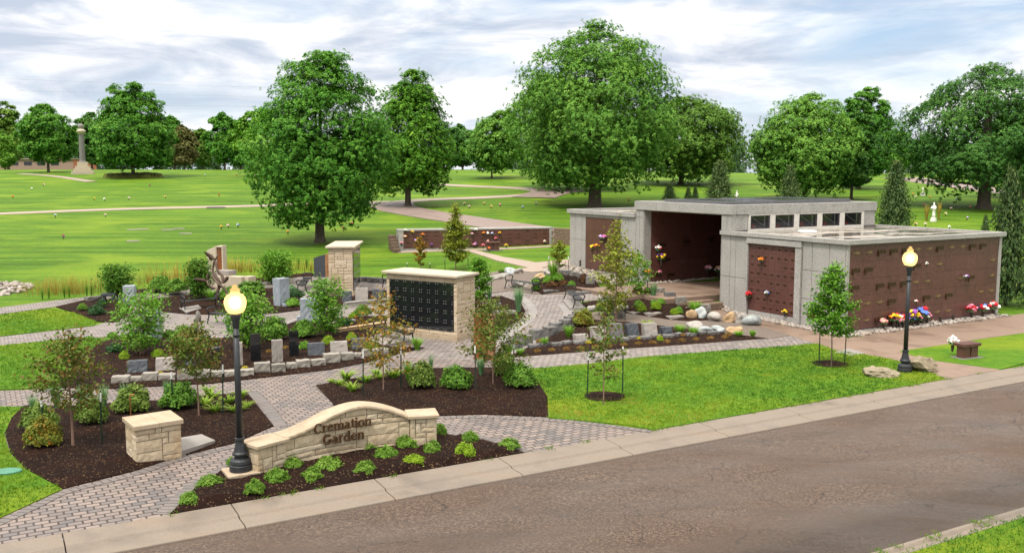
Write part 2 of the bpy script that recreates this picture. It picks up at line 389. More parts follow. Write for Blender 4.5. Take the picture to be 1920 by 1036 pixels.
col=s.ramp(sp,[(.35,(.024,.010,.009)),(.5,(.100,.040,.033)),(.68,(.20,.092,.076))]); col=s.mix(.5,col,s.ramp(g_.outputs['Random Per Island'],[(0,(.080,.032,.026)),(1,(.112,.047,.038))])); col=s.mix(s.ramp(b,[(.5,0.0),(.75,.4)]),col,(.05,.025,.024))
M['red']=s.pbr(col,.32,None,.5)
M['bronze']=m_plain('bronze_plaque',(.075,.045,.020),.42,.75,.5,.4,14)
M['bronze_lt']=m_plain('light_bronze',(.24,.16,.08),.45,.6,.5,.4,14)
M['letter']=m_plain('bronze_letter',(.060,.024,.006),.5,.1,.4,.25,12)
M['sculpt']=m_rock('weathered_bronze',(.0550,.0319,.0193),(.1100,.0688,.0468),(.1815,.1375,.1100),4,.15,.5,False)
M['black_granite']=m_plain('black_granite',(.010,.011,.013),.06,0,.6,.3,6,.0)
M['dark_slab']=m_speck('dark_granite',(.05,.055,.065),(.02,.022,.026),(.13,.14,.155),60,.45,.2)
M['light_slab']=m_speck('light_granite',(.2700,.2400,.2175),(.1200,.1050,.0975),(.3900,.3600,.3300),40,.75,.35)
M['blue_granite']=m_speck('blue_grey_granite',(.2592,.2880,.3240),(.1224,.1368,.1584),(.4176,.4464,.4752),22,.6,.6)
M['gray_stone']=m_rock('grey_rock',(.1020,.0952,.0850),(.2125,.1997,.1785),(.3400,.3145,.2762),9,.9)
M['dark_stone']=m_rock('charcoal_block',(.0720,.0684,.0684),(.1368,.1296,.1260),(.2160,.2052,.1944),12,.5)
M['tan_stone']=m_rock('tan_boulder',(.30,.19,.10),(.42,.28,.15),(.52,.39,.25),4,.3)
M['pale_stone']=m_rock('pale_boulder',(.2214,.2009,.1804),(.3280,.3034,.2706),(.4264,.3936,.3608),6,.5)
M['blue_stone']=m_rock('blue_grey_boulder',(.16,.18,.185),(.31,.34,.34),(.48,.50,.48),6,.3)
M['brown_stone']=m_rock('brown_wall_stone',(.07,.045,.03),(.15,.10,.07),(.25,.18,.13),7,.5)
M['ashlar']=m_block('limestone_ashlar',(.350,.265,.170),(.475,.385,.270),(.565,.485,.37),.7,9)
M['ashlar_pale']=m_block('pale_limestone_ashlar',(.41,.315,.21),(.50,.40,.285),(.56,.47,.36),.6,10)
M['mortar']=m_plain('mortar',(.11,.09,.07),.9)
M['cap']=m_rock('limestone_cap',(.3112,.2334,.1515),(.3931,.3071,.2129),(.4505,.3685,.2703),3,.15,.8,False)
M['cap_pale']=m_rock('pale_limestone_cap',(.4100,.3362,.2460),(.4756,.4018,.3034),(.5248,.4592,.3608),3,.15,.8,False)
M['corten']=m_rock('weathering_steel',(.06,.018,.007),(.19,.058,.014),(.29,.11,.035),2.2,.15,.8,False)
M['cedar']=m_rock('cedar_post',(.18,.075,.03),(.32,.155,.07),(.42,.24,.12),3,.2,.7,False)
M['iron']=m_plain('black_iron',(.016,.017,.020),.42,.2,.5,.3,20)
M['lamp_iron']=m_plain('lamp_iron',(.020,.022,.026),.5,.1,.45,.3,10)
M['stake']=m_plain('green_steel',(.012,.035,.022),.5,.3,.5,.3,20); M['white']=m_plain('white_paint',(.7030,.7030,.6840),.5,0,.4,.05)
M['copper']=m_plain('copper_pipe',(.45,.20,.07),.4,.8)
M['bark']=m_rock('bark',(.045,.033,.025),(.095,.072,.055),(.17,.135,.105),6,.7,.9,False)
M['bark_red']=m_rock('young_bark',(.12,.065,.045),(.22,.13,.095),(.32,.21,.16),9,.3,.8,False)
M['bark_dk']=m_rock('dark_bark',(.03,.022,.016),(.07,.05,.038),(.12,.09,.07),9,.4,.9,False)
M['marble']=m_plain('white_marble',(.70,.68,.64),.5,0,.4,.08)
M['valve']=m_plain('green_plastic',(.05,.19,.12),.5)
M['slab_rock']=m_rock('layered_slab_rock',(.10,.075,.045),(.25,.20,.13),(.42,.36,.26),7,1.0,.9)
M['rough_block']=m_speck('rough_block',(.235,.215,.185),(.065,.058,.05),(.42,.39,.34),13,.9,.9,obj_random=True)
M['roof_wet']=None
s=NT('wet_roof'); v=s.co(); a=s.noise(s.co((.5,1,1)),.8,5,.6,.3); f=s.noise(v,40,4)
col=s.mix(s.ramp(a,[(.42,0.0),(.5,1.0)]),s.ramp(f,[(.3,(.24,.20,.16)),(.7,(.34,.30,.26))]),(.15,.13,.105))
M['roof_wet']=s.pbr(col,s.ramp(a,[(.44,.6),(.5,.10)]),None,.5)
M['skylight']=m_plain('dark_glazing',(.035,.035,.045),.12,.3,.6,.2,3,.0); M['frame']=m_plain('dark_bronze_frame',(.03,.022,.028),.4,.3)
M['mullion']=m_plain('stone_mullion',(.56,.53,.48),.7)
M['steelstud']=m_plain('steel_stud',(.60,.59,.57),.35,.3)
s=NT('window_glass'); p=s.n('ShaderNodeBsdfGlossy'); p.inputs['Roughness'].default_value=.02; t_=s.n('ShaderNodeBsdfTransparent'); t_.inputs[0].default_value=(.55,.57,.6,1)
lw=s.n('ShaderNodeFresnel'); lw.inputs[0].default_value=1.5; mx=s.n('ShaderNodeMixShader'); s.t.links.new(lw.outputs[0],mx.inputs[0]); s.t.links.new(t_.outputs[0],mx.inputs[1]); s.t.links.new(p.outputs[0],mx.inputs[2]); s.t.links.new(mx.outputs[0],s.out.inputs[0]); M['glass']=s.m
M['interior']=m_plain('interior_dark',(.085,.075,.085),.8); M['redcloth']=m_plain('red_carpet',(.55,.05,.02),.8)
s=NT('globe_glass'); rf=s.n('ShaderNodeBsdfTranslucent'); rf.inputs[0].default_value=(1,.74,.40,1); tp=s.n('ShaderNodeBsdfRefraction'); tp.inputs['Roughness'].default_value=1.0; tp.inputs['IOR'].default_value=1.25; tp.inputs[0].default_value=(1,.84,.58,1)
em=s.n('ShaderNodeEmission'); em.inputs[0].default_value=(1,.5,.14,1); em.inputs[1].default_value=.14
m1=s.n('ShaderNodeMixShader'); m1.inputs[0].default_value=.5; s.t.links.new(rf.outputs[0],m1.inputs[1]); s.t.links.new(tp.outputs[0],m1.inputs[2])
a1=s.n('ShaderNodeAddShader'); s.t.links.new(m1.outputs[0],a1.inputs[0]); s.t.links.new(em.outputs[0],a1.inputs[1]); s.t.links.new(a1.outputs[0],s.out.inputs[0]); M['globe']=s.m
s=NT('lamp_bulb'); em=s.n('ShaderNodeEmission'); em.inputs[0].default_value=(1,.80,.48,1); em.inputs[1].default_value=16; s.t.links.new(em.outputs[0],s.out.inputs[0]); M['bulb']=s.m
s=NT('brick_red'); s.m=m_brick('far_brick',(.58,.13,.045),(.50,.11,.04),(.55,.14,.05),(.3,.2,.16),.4,.15,.02,0); M['brick']=s.m
for k,c in dict(white=(.78,.76,.72),red=(.55,.02,.03),pink=(.75,.25,.35),yellow=(.80,.55,.03),orange=(.75,.22,.02),purple=(.28,.08,.40),blue=(.10,.20,.60),peach=(.75,.42,.30)).items(): M['fl_'+k]=m_plain('petal_'+k,c,.6,0,.3,.3,30)
M['fl_green']=m_plain('bouquet_leaf',(.04,.12,.03),.6)
M['vase']=m_plain('bronze_vase',(.05,.035,.025),.5,.3)
M['wire']=m_plain('wire_grey',(.25,.26,.28),.6)
M['rockbed']=m_rock('river_rock',(.30,.26,.23),(.45,.40,.36),(.60,.55,.50),5,.4,.8,False)
M['far_leaf']=m_leaf('far_wood_leaf',[(.2,(.030,.070,.030)),(.55,(.060,.115,.050)),(.9,(.10,.17,.075))],.2)
# ---------------------------------------------------------------- setting: ground, road, kerbs, paths, beds
def axis(a,b,fine0,fine1,h,g=1.12):
    o=[fine0]; 
    while o[-1]<fine1: o.append(o[-1]+h)
    s=h; 
    while o[-1]<b: s*=g; o.append(o[-1]+s)
    s=h; lo=[fine0]
    while lo[-1]>a: s*=g; lo.append(lo[-1]-s)
    return lo[:0:-1]+o
def grid(name,ts,ns,mat,off=0,zf=None):
    vs=[];fs=[];w=len(ts)
    for n in ns:
        for t in ts:
            x,y=xy(t,n); vs.append((x,y,(zf(x,y) if zf else terr(x,y))+off))
    for j in range(len(ns)-1):
        for i in range(w-1): fs.append((j*w+i,j*w+i+1,(j+1)*w+i+1,(j+1)*w+i))
    me=bpy.data.meshes.new(name); me.from_pydata(vs,[],fs); me.update()
    return struct(link(name,me,mat,smooth=True))
TS=axis(-420,520,-25,45,1.0)
grid('lawn',TS,[-.55]+axis(.3,640,.4,50,.9,1.08)[1:],M['grass'])
grid('lawn',axis(-200,200,-10,20,2,1.3),[-90,-60,-40,-25,-16,-12,-10,-8.88],M['grass_near'])
rd=[]
grid('road',axis(-200,260,-20,30,1.5,1.3),[-8.5,-7.4,-6,-4.8,-3.6,-2.6,-1.6],M['asphalt'],-.115,lambda x,y:.05*(1-(abs(nn(x,y)+5.05)/3.4)**2))
def kerb(name,prof,t0,t1,seg,mat):
    m=MB(); t=t0
    while t<t1:
        a,b=t+.010,t+seg-.010
        vs=[(*xy(a,n),z) for n,z in prof]+[(*xy(b,n),z) for n,z in prof]; k=len(prof)
        m.add(vs,[(i,i+1,k+i+1,k+i) for i in range(k-1)]+[tuple(range(k)),tuple(range(2*k-1,k-1,-1))]); t+=seg
    o=m.ob(name,mat,bevel=.012)
    bm=bmesh.new(); bm.from_mesh(o.data); bmesh.ops.recalc_face_normals(bm,faces=bm.faces); bm.to_mesh(o.data); bm.free()
    return struct(o)
kerb('kerb',[(-.55,-.3),(-.55,.022),(-1.16,-.010),(-1.22,-.055),(-1.62,-.062),(-1.70,-.082),(-1.74,-.3)],-80,120,3.05,M['kerb'])
kerb('kerb',[(-8.40,-.3),(-8.40,-.085),(-8.50,-.07),(-8.56,-.12),(-8.74,-.125),(-8.80,-.01),(-8.88,.012),(-8.90,-.3)],-80,120,3.05,M['kerb'])
_px2=px2
def px2(pts):
    o=[]
    for x,y in _px2(pts):
        n=nn(x,y)
        if -1.6<n<-.22: x,y=xy(tt(x,y),-.553)
        o.append((x,y))
    return o
sheet('paver_path',[(-90,1052),(-90,738),(0,733),(110,729),(205,727),(400,714),(620,690),(735,668),(790,652),(845,640),(905,640),(940,672),(985,690),(1000,700),(1035,790),(1219,808),(985,852),(650,910),(276,972),(0,1026)],.020,M['paver'])
sheet('paver_path',[(-60,587),(0,577),(100,564),(190,554),(330,545),(470,528),(560,516),(700,520),(760,528),(880,535),(1000,545),(1100,548),(1240,543),(1215,560),(1085,566),(1074,580),(1068,597),(1040,618),(1000,640),(955,662),(905,677),(735,670),(690,660),(500,627),(420,636),(330,624),(215,630),(0,648),(-60,654),(-60,638),(0,632),(175,612),(212,600),(212,563),(100,576),(0,589),(-60,598)],.024,M['paver_light'])
sheet('paver_path',[(925,674),(1000,663),(1130,654),(1260,644),(1400,635),(1440,632),(1500,630),(1538,645),(1480,650),(1350,659),(1200,671),(1100,684),(985,695),(925,700)],.028,M['paver_light'])
# soldier courses along the edges
ribbon('paver_border',[(-60,1000),(0,976),(60,948),(120,921),(250,887),(332,860),(440,834),(515,806)],.24,.027,M['border'],side=-1)
ribbon('paver_border',[(318,966),(345,940),(372,914),(425,883),(452,868)],.30,.027,M['border'],side=1)
ribbon('paver_border',[(815,782),(905,781),(1030,786),(1110,793),(1222,807)],.24,.027,M['border'],side=-1)
ribbon('paver_border',[(820,812),(845,816),(905,824),(985,850)],.22,.027,M['border'],side=1)
ribbon('paver_border',[(515,802),(492,768),(464,738)],.34,.027,M['border'],side=-1)
ribbon('paver_border',[(588,724),(606,740),(625,758),(640,775)],.34,.027,M['border'],side=1)
ribbon('paver_border',[(948,672),(985,655),(1015,641),(1045,624),(1070,602),(1076,584),(1062,568)],.5,.032,M['border_light'],side=1)
ribbon('paver_border',[(930,640),(965,615),(985,598),(991,583),(980,566),(960,552)],.42,.032,M['border_light'],side=-1)
ribbon('paver_border',[(945,674),(1000,665),(1130,656),(1260,646),(1400,637),(1440,634)],.28,.034,M['border_light'],side=-1)
ribbon('paver_border',[(330,626),(400,634),(430,634),(500,625),(545,606),(575,597),(640,596),(730,592)],.3,.034,M['border_light'],side=1)
# lawns between the paths
sheet('lawn',[(987,693),(1100,684),(1200,671),(1350,659),(1480,650),(1531,645),(1569,659),(1615,665),(1669,674),(1712,686),(1768,711),(1600,740),(1400,771),(1224,808),(1180,798),(1100,791),(1029,785),(1027,745),(1005,711)],.042,M['grass_near'],skirt=.05)
sheet('lawn',[(-90,764),(46,764),(22,785),(8,815),(18,850),(48,882),(117,919),(0,973),(-90,1012)],.042,M['grass_near'],skirt=.05)
sheet('lawn',[(-60,602),(0,592),(90,579),(140,588),(180,604),(176,611),(0,631),(-60,637)],.042,M['grass_near'],skirt=.05)
sheet('lawn',[(-80,657),(0,649),(100,639),(170,632),(192,640),(150,671),(112,704),(111,728),(0,731),(-80,736)],.042,M['grass_near'],skirt=.05)
sheet('lawn',[(1686,660),(1834,638),(1960,620),(2050,606),(2050,650),(1960,671),(1877,694),(1750,677),(1708,667)],.042,M['grass_near'],skirt=.05)
# walks
sheet('concrete_walk',[(1372,577),(1440,596),(1500,611),(1560,627),(1590,633),(1700,614),(1871,595),(1960,583),(2060,570),(2060,604),(1960,619),(1834,637),(1687,660),(1709,667),(1750,677),(1877,694),(1768,712),(1712,686),(1669,673.5),(1615,664.5),(1569,659),(1531,645),(1482,630),(1437,616),(1345,593),(1318,586)],.03,M['walk'])
sheet('concrete_pad',[(332,832),(378,824),(404,836),(333,859)],.15,M['pad'],skirt=.1)
sheet('concrete_pad',[(1564,662),(1592,655),(1622,664),(1598,668)],.05,M['pad'],skirt=.03)
sheet('concrete_pad',[(1056,567),(1078,563),(1097,580),(1068,582)],.125,M['pad'],skirt=.1)
sheet('concrete_pad',[(556,556),(575,546),(590,548),(572,562)],.125,M['pad'],skirt=.1)
sheet('concrete_pad',[(690,640),(752,628),(782,640),(720,652)],.125,M['pad'],skirt=.1)
sheet('concrete_pad',[(460,626),(490,608),(505,612),(496,626)],.125,M['pad'],skirt=.1)
sheet('concrete_pad',[(336,582),(372,576),(378,582),(350,590)],.125,M['pad'],skirt=.1)
sheet('concrete_walk',[(868,468),(884,468),(945,483),(1005,493),(1068,487),(1068,505),(1045,507),(1010,510),(905,524),(830,529),(830,522),(905,515),(992,503),(930,489)],.05,M['farpath'],res=1.5)
ribbon('concrete_walk',[(745,473),(800,471),(880,469),(960,466),(1034,462)],.9,.045,M['farpath'])
ribbon('far_path',[(-120,406),(0,401),(240,392),(490,386),(600,381),(735,379)],2.0,.05,M['farpath'])
ribbon('far_path',[(740,380),(800,375),(900,371),(985,366),(1020,361),(985,354),(900,350),(820,346)],2.6,.05,M['farpath'])
ribbon('far_path',[(40,326),(105,331),(172,341)],1.4,.06,M['farpath'])
ribbon('drive',[(733,379),(742,390),(790,400),(880,414),(960,426),(1068,441),(1180,455)],4.6,.07,M['drive'])
ribbon('drive',[(1000,371),(1030,362),(1065,357)],5,.08,M['drive'])
ribbon('drive',[(1690,333),(1780,346),(1880,359),(1990,370)],6,.06,M['drive'])
# mulched beds
sheet('mulch_bed',[(45,762),(120,763),(300,752),(463,737),(513,800),(440,832),(332,858),(250,885),(118,918),(50,882),(20,850),(10,815),(22,785)],.048,M['mulch'],mound=.07,res=.5)
sheet('mulch_bed',[(592,724),(700,705),(790,693),(900,690),(985,692),(1003,710),(1026,745),(1028,783),(905,778),(820,781),(760,792),(640,790),(623,756)],.046,M['mulch'],mound=.07,res=.5)
sheet('mulch_bed',[(320,965),(370,912),(425,880),(455,862),(486,862),(520,846),(580,826),(640,815),(760,804),(816,808),(845,817),(905,826),(985,851),(650,909),(480,940)],.040,M['mulch'],mound=.13,res=.4)
sheet('mulch_bed',[(112,728),(112,705),(150,672),(188,645),(215,634),(330,628),(400,636),(450,632),(500,626),(545,607),(575,598),(640,597),(735,592),(735,612),(690,635),(735,652),(796,653),(735,668),(690,680),(620,694),(400,720),(205,730)],.050,M['mulch'],mound=.06,res=.6)
sheet('mulch_bed',[(105,576),(160,563),(208,562),(245,570),(240,592),(213,606),(180,603),(140,587)],.05,M['mulch'],res=.6)
sheet('mulch_bed',[(250,566),(330,556),(430,546),(520,540),(545,545),(575,562),(582,575),(560,583),(520,588),(460,592),(350,590),(300,585)],.052,M['mulch'],mound=.05,res=.6)
sheet('mulch_bed',[(600,556),(640,549),(733,545),(733,566),(640,575),(598,577)],.052,M['mulch'],res=.6)
sheet('mulch_bed',[(948,673),(970,662),(1000,648),(1040,628),(1075,605),(1100,600),(1190,607),(1240,612),(1330,622),(1440,636),(1300,646),(1130,658),(1000,668)],.050,M['mulch'],mound=.06,res=.6)
sheet('fines_path',[(1073,592),(1130,584),(1210,593),(1300,604),(1350,595),(1437,617),(1482,630),(1440,637),(1330,622),(1240,612),(1190,608),(1100,602)],.044,M['dg'])
sheet('mulch_bed',[(1085,571),(1110,566),(1200,560),(1235,565),(1290,572),(1340,588),(1345,600),(1300,604),(1210,594),(1130,586)],.060,M['mulch'],mound=.05,res=.6)
sheet('fines_path',[(900,552),(903,520),(940,507),(1010,512),(1040,509),(1060,520),(1100,540),(1080,552),(1000,552),(960,545)],.055,M['dg'])
sheet('mulch_bed',[(1018,520),(1060,512),(1118,528),(1128,545),(1015,553),(1000,545)],.070,M['mulch'],mound=.05,res=.6)
sheet('mulch_bed',[(884,560),(940,556),(976,568),(985,584),(978,598),(948,614),(905,640),(884,634)],.050,M['mulch'],res=.6)
sheet('mulch_bed',[(180,558),(205,548),(330,538),(470,524),(560,514),(640,512),(640,516),(560,520),(470,533),(330,545),(205,556)],.05,M['mulch'],res=.8)
def disc(px,py,r,name='mulch_ring'):
    c=G(px,py); rn=random.Random(px)
    return sheet(name,[(c.x+r*(1+rn.uniform(-.07,.07))*math.cos(a),c.y+r*(1+rn.uniform(-.07,.07))*math.sin(a)) for a in [i*math.pi/14 for i in range(28)]],.055,M['mulch'],px=False,mound=.08,res=.35)
disc(1133,745,.62); disc(1557,684,.62)
M['mound']=m_plain('worn_turf',(.085,.095,.022),.95,0,.1,.5,.8,.5,9)
c=G(250,332); sheet('tree_mound',[(c.x+4.6*math.cos(i*math.pi/12),c.y+3.4*math.sin(i*math.pi/12)) for i in range(24)],.03,M['mound'],px=False,mound=.55,res=1.0)
# entrance platform of the mausoleum with its two steps
FLOOR=.74
o=MB()
o.prism([xy(*p) for p in ((16.6,14.6),(29,14.6),(29,19.9),(16.6,19.9))],-.2,FLOOR)
o.prism([xy(*p) for p in ((15.6,16.2),(16.597,16.2),(16.597,21.5),(15.6,21.5))],-.2,FLOOR-.012)
struct(o.ob('entrance_floor',M['walk'],bevel=.01))
o=MB()
o.prism([xy(*p) for p in ((17.3,14.25),(19.3,14.25),(19.3,14.597),(17.3,14.597))],-.2,FLOOR-.17)
o.prism([xy(*p) for p in ((17.3,13.9),(19.3,13.9),(19.3,14.247),(17.3,14.247))],-.2,FLOOR-.34)
struct(o.ob('entrance_steps',M['walk'],bevel=.01))
# river rock
def scatter_stones(name,spots,seed,smin,smax,mat):
    rn=random.Random(seed); m=MB()
    for p in spots:
        r=rn.uniform(smin,smax); m.ball((p[0],p[1],p[2]+r*.35),r,rn.random()*1e4,.5,1,(rn.uniform(.8,1.4),rn.uniform(.7,1.1),rn.uniform(.5,.75)))
    return struct(m.ob(name,mat,smooth=True),'stuff')
rn=random.Random(5); sp=[]
for _ in range(420):
    t=rn.uniform(19.05,19.5); n=rn.uniform(6.4,14); sp.append((*xy(t,n),terr(*xy(t,n))+.03))
for _ in range(380):
    n=rn.uniform(6.15,6.72); t=rn.uniform(19.0,29.9); sp.append((*xy(t,n),terr(*xy(t,n))+.03))
for _ in range(520):
    n=rn.uniform(20.4,27.3); t=rn.uniform(17.6,19.5); sp.append((*xy(t,n),terr(*xy(t,n))+.04))
for _ in range(200):
    n=rn.uniform(19.5,19.95); t=rn.uniform(19.6,27); sp.append((*xy(t,n),FLOOR))
M['river']=m_block('river_rock_mix',(.20,.165,.14),(.32,.28,.245),(.50,.46,.42),.2)
scatter_stones('gravel',sp,6,.05,.11,M['river'])
c=G(8,545); sp=[]
for _ in range(260):
    a=rn.uniform(0,6.28); q=rn.random()**.5*1.9; x=c.x-.6+q*math.cos(a); y=c.y+q*math.sin(a)*1.1; sp.append((x,y,terr(x,y)+max(0,.35*(1-q/1.7))))
scatter_stones('rock_pile',sp,7,.09,.17,M['river'])
# ---------------------------------------------------------------- the mausoleum (local X along the road, local Y away from it)
def slabs(m,plane,a,us,zs,off,th=.03,gap=.022):
    """wall cladding: slabs between the joint lines us (horizontal) and zs (vertical); plane 'x' or 'y' at coordinate a, facing the negative side"""
    for i in range(len(us)-1):
        for j in range(len(zs)-1):
            u0,u1,z0,z1=us[i]+gap/2,us[i+1]-gap/2,zs[j]+gap/2,zs[j+1]-gap/2
            if plane=='x': m.bx(a-off-th,a-off,u0,u1,z0,z1)
            else: m.bx(u0,u1,a-off-th,a-off,z0,z1)
    return m
def lin(a,b,n): return [a+(b-a)*i/n for i in range(n+1)]
bo=xy(19.5,6.7); MAU=empty('mausoleum',(bo[0],bo[1],0),R(30))
tag(MAU,'low grey granite mausoleum with red crypt fronts, open portal and five small windows','mausoleum')
LX=10.25; B0=-.6
# right wing
m=MB(); m.bx(.03,LX-.25,.14,7.25,B0,3.66); m.bx(.02,.14,.02,.14,B0,3.66)
core=m.ob('wing_core',M['granite_dk'],MAU)
m=MB()
slabs(m,'x',.03,[.0,.12,.95,1.85,2.38],[B0,1.25,2.47,3.68],0)
slabs(m,'x',.03,[5.62,6.4,6.75,7.35],[B0,1.75,3.68],0)
slabs(m,'x',.03,[2.72,4.1,5.52],[B0,.36],0)
slabs(m,'y',.03,[0.0,.13],[B0,1.9,3.68],0)
slabs(m,'y',.03,[LX-.22,LX],[B0,1.9,3.68],0); m.bx(LX-.2,LX,.031,7.2,B0,3.68)
slabs(m,'y',.06,lin(.131,LX-.221,8),[B0,.15],0)
m.ob('wing_wall',M['granite'],MAU,bevel=.004)
m=MB()                                           # frame round the niche wall
m.bx(-.10,.0,2.38,2.71,B0,3.40); m.bx(-.10,.0,5.53,5.62,B0,3.40); m.bx(-.14,.0,2.36,5.64,3.403,3.50); m.bx(-.10,0,2.38,5.62,3.503,3.64)
m.ob('niche_frame',M['granite'],MAU,bevel=.006)
m=MB()
for u0,u1 in zip(lin(-.13,7.36,6)[:-1],lin(-.13,7.36,6)[1:]): m.bx(-.13,.16,u0+.006,u1-.006,3.684,3.872)
for u0,u1 in zip(lin(.163,LX+.1,9)[:-1],lin(.163,LX+.1,9)[1:]): m.bx(u0+.006,u1-.006,-.13,.16,3.684,3.872)
m.bx(LX-.16,LX+.1,.163,7.36,3.684,3.872)
m.ob('wing_parapet',M['granite'],MAU,bevel=.006)
m=MB(); m.bx(.163,LX-.163,.163,7.2,3.60,3.80); rf=m.ob('wing_roof',M['roof_wet'],MAU)
m=MB(); m.lathe([(.0,0),(.42,0),(.44,.05),(.38,.10),(.0,.12)],20,(3.1,5.0,3.802)); m.ob('roof_vent',M['white'],rf,smooth=False)
# crypt wall facing the road: 13 columns, 5 rows, with plaques
m=MB(); slabs(m,'y',.055,lin(.145,LX-.235,13),lin(.165,3.67,5),0,.03,.006)
cw=m.ob('crypt_front',M['red'],MAU)
def plaque(kind):
    m=MB()
    if kind==0:  # long name bar with a vase ring
        m.box((0,0,0),(.50,.022,.14)); m.box((.02,-.014,0),(.42,.012,.07)); m.tube([(-.21,-.035,-.03),(-.21,-.035,-.19)],.035,8)
    else:        # small scrolled plate
        m.box((0,0,0),(.26,.016,.10)); m.box((0,0,0),(.42,.014,.045)); m.box((0,-.008,0),(.12,.016,.12))
    return m.mesh('crypt_plaque')
PQ=[plaque(0),plaque(1)]
for me,mt in zip(PQ,('bronze','bronze_lt')): me.materials.append(M[mt])
lay=["s s L L L s d L d s L L","L L . . . L . d . . . . p","b . L L L s s . . d L . s","L s d L . . L d L . . s d s","s s L b . . L s s . . . L s"]
cw_=(LX-.38)/13
def add_plaque(parent,kind,loc,rz=0):
    o=bpy.data.objects.new('crypt_plaque',PQ[kind]); COL.objects.link(o); o.parent=parent; o.location=loc; o.rotation_euler=(0,0,rz); return o
for r,row in enumerate(lay):
    for c,ch in enumerate(row.split()[:13]):
        if ch=='.': continue
        x=.145+cw_*(c+.5); z=.165+.701*(4-r)+.36
        add_plaque(cw,0 if ch in 'Lb' else 1,(x,.014,z))
# niche wall: small squares with tiny plates
m=MB(); slabs(m,'x',.03,lin(2.72,5.525,7),lin(.37,3.395,8),0,.03,.006); nw=m.ob('niche_front',M['red'],MAU)
rn=random.Random(3); mp=MB(); mp.box((0,0,0),(.20,.012,.035)); mp.box((0,-.006,.0),(.06,.012,.075)); NP=mp.mesh('niche_plaque'); NP.materials.append(M['bronze'])
for i in range(8):
    for j in range(7):
        if rn.random()<.18: continue
        o=bpy.data.objects.new('niche_plaque',NP); COL.objects.link(o); o.parent=nw; o.location=(-.006,2.92+j*.4,.56+i*.378); o.rotation_euler=(0,0,R(-90))
# central block
m=MB(); m.bx(.03,9.84,6.73,7.38,B0,4.62); m.bx(.03,9.84,13.32,13.92,B0,4.62); m.bx(8.6,9.84,7.38,13.32,B0,4.62); m.bx(.03,9.84,6.73,13.92,4.622,4.97)
m.ob('hall_core',M['granite_dk'],MAU)
m=MB()
slabs(m,'x',.03,[6.72,7.02,7.40],[3.874,4.62],0); slabs(m,'y',6.73,[.0,1.02],[3.874,4.62],0); slabs(m,'x',.03,[7.352,7.40],[B0,1.75,3.872],0)
m.ob('corner_pier',M['granite'],MAU,bevel=.004)
m=MB(); slabs(m,'x',.03,[13.30,13.62,13.92],[B0,2.4,4.22,4.62],0); m.bx(.03,.5,13.26,13.318,B0,4.6); m.ob('portal_jamb',M['granite'],MAU,bevel=.004)
m=MB(); slabs(m,'y',6.73,[8.98,9.86],[3.874,4.62],0)
m.ob('corner_pier',M['granite'],MAU,bevel=.004)
m=MB()
for u0,u1 in zip(lin(6.66,14.0,4)[:-1],lin(6.66,14.0,4)[1:]): m.bx(-.06,.25,u0+.006,u1-.006,4.624,5.07)
for u0,u1 in zip([.253,1.9,3.55,5.2,6.7,8.3],[1.9,3.55,5.2,6.7,8.3,9.92]): m.bx(u0+.006,u1-.006,6.64,6.95,4.624,5.07)
m.bx(9.67,9.92,6.953,14.0,4.624,5.07); m.bx(.253,9.667,13.75,14.0,4.624,5.07)
m.ob('hall_fascia',M['granite'],MAU,bevel=.006)
m=MB(); m.bx(.253,9.667,6.953,13.747,4.98,5.0); m.ob('hall_roof',M['roof_wet'],MAU)
M['steel_trim']=m_plain('grey_trim',(.16,.16,.17),.4,.4)
for x0,x1 in ((.75,3.9),(4.5,9.4)):
    f=MB(); f.bx(x0,x1,7.9,8.0,5.002,5.19); f.bx(x0,x1,12.4,12.5,5.002,5.19); f.bx(x0,x0+.1,8.003,12.397,5.002,5.19); f.bx(x1-.1,x1,8.003,12.397,5.002,5.19)
    k=f.ob('skylight',M['steel_trim'],MAU)
    g=MB(); g.bx(x0+.1,x1-.1,8.003,12.397,5.11,5.16); g.ob('pane',M['skylight'],k)
m=MB()                                           # clerestory: light stone mullions round five windows
xs=[1.02]+[v for i in range(5) for v in (1.14+i*1.60,1.14+i*1.60+1.26)]+[8.98]
for i in range(0,len(xs),2): m.bx(xs[i],xs[i+1],6.66,6.735,3.93,4.55)
m.bx(1.02,8.98,6.66,6.735,4.553,4.622); m.bx(1.02,8.98,6.66,6.735,3.80,3.927)
m.ob('clerestory',M['mullion'],MAU)
for i in range(5):
    x0=1.14+i*1.60; f=MB(); w=1.26
    f.bx(x0+.002,x0+.06,6.685,6.728,3.932,4.548); f.bx(x0+w-.14,x0+w-.002,6.685,6.728,3.932,4.548); f.bx(x0+.063,x0+w-.143,6.685,6.728,3.932,3.98); f.bx(x0+.063,x0+w-.143,6.685,6.728,4.505,4.548)
    k=f.ob('window',M['frame'],MAU); g=MB(); g.add([(x0+.06,6.70,3.98),(x0+w-.14,6.70,3.98),(x0+w-.14,6.70,4.505),(x0+.06,6.70,4.505)],[(0,1,2,3)]); g.ob('pane',M['glass'],k)
    d=MB(); d.bx(x0+.05,x0+w-.12,6.7295,6.7299,3.94,4.54); d.ob('dark_room_sheet',M['interior'],k)  # thin sheet in a dark colour, paints the unlit room behind the pane
    b=MB(); b.box((x0+.55,6.718,4.25),(.95,.012,.035)); 
    b.v=[(x0+.55+(x-x0-.55)*.88+(z-4.25)*.48,y,4.25+(z-4.25)*.88-(x-x0-.55)*.48) for x,y,z in b.v]
    b.bx(x0+.90,x0+.98,6.712,6.722,3.985,4.50); b.ob('stair_rail',M['mullion'],k)
    r=MB(); r.ball((x0+.22,6.722,3.985),.16,i,.3,2,(1.1,.02,.9)); r.ob('flowers_inside',M['redcloth'],k)
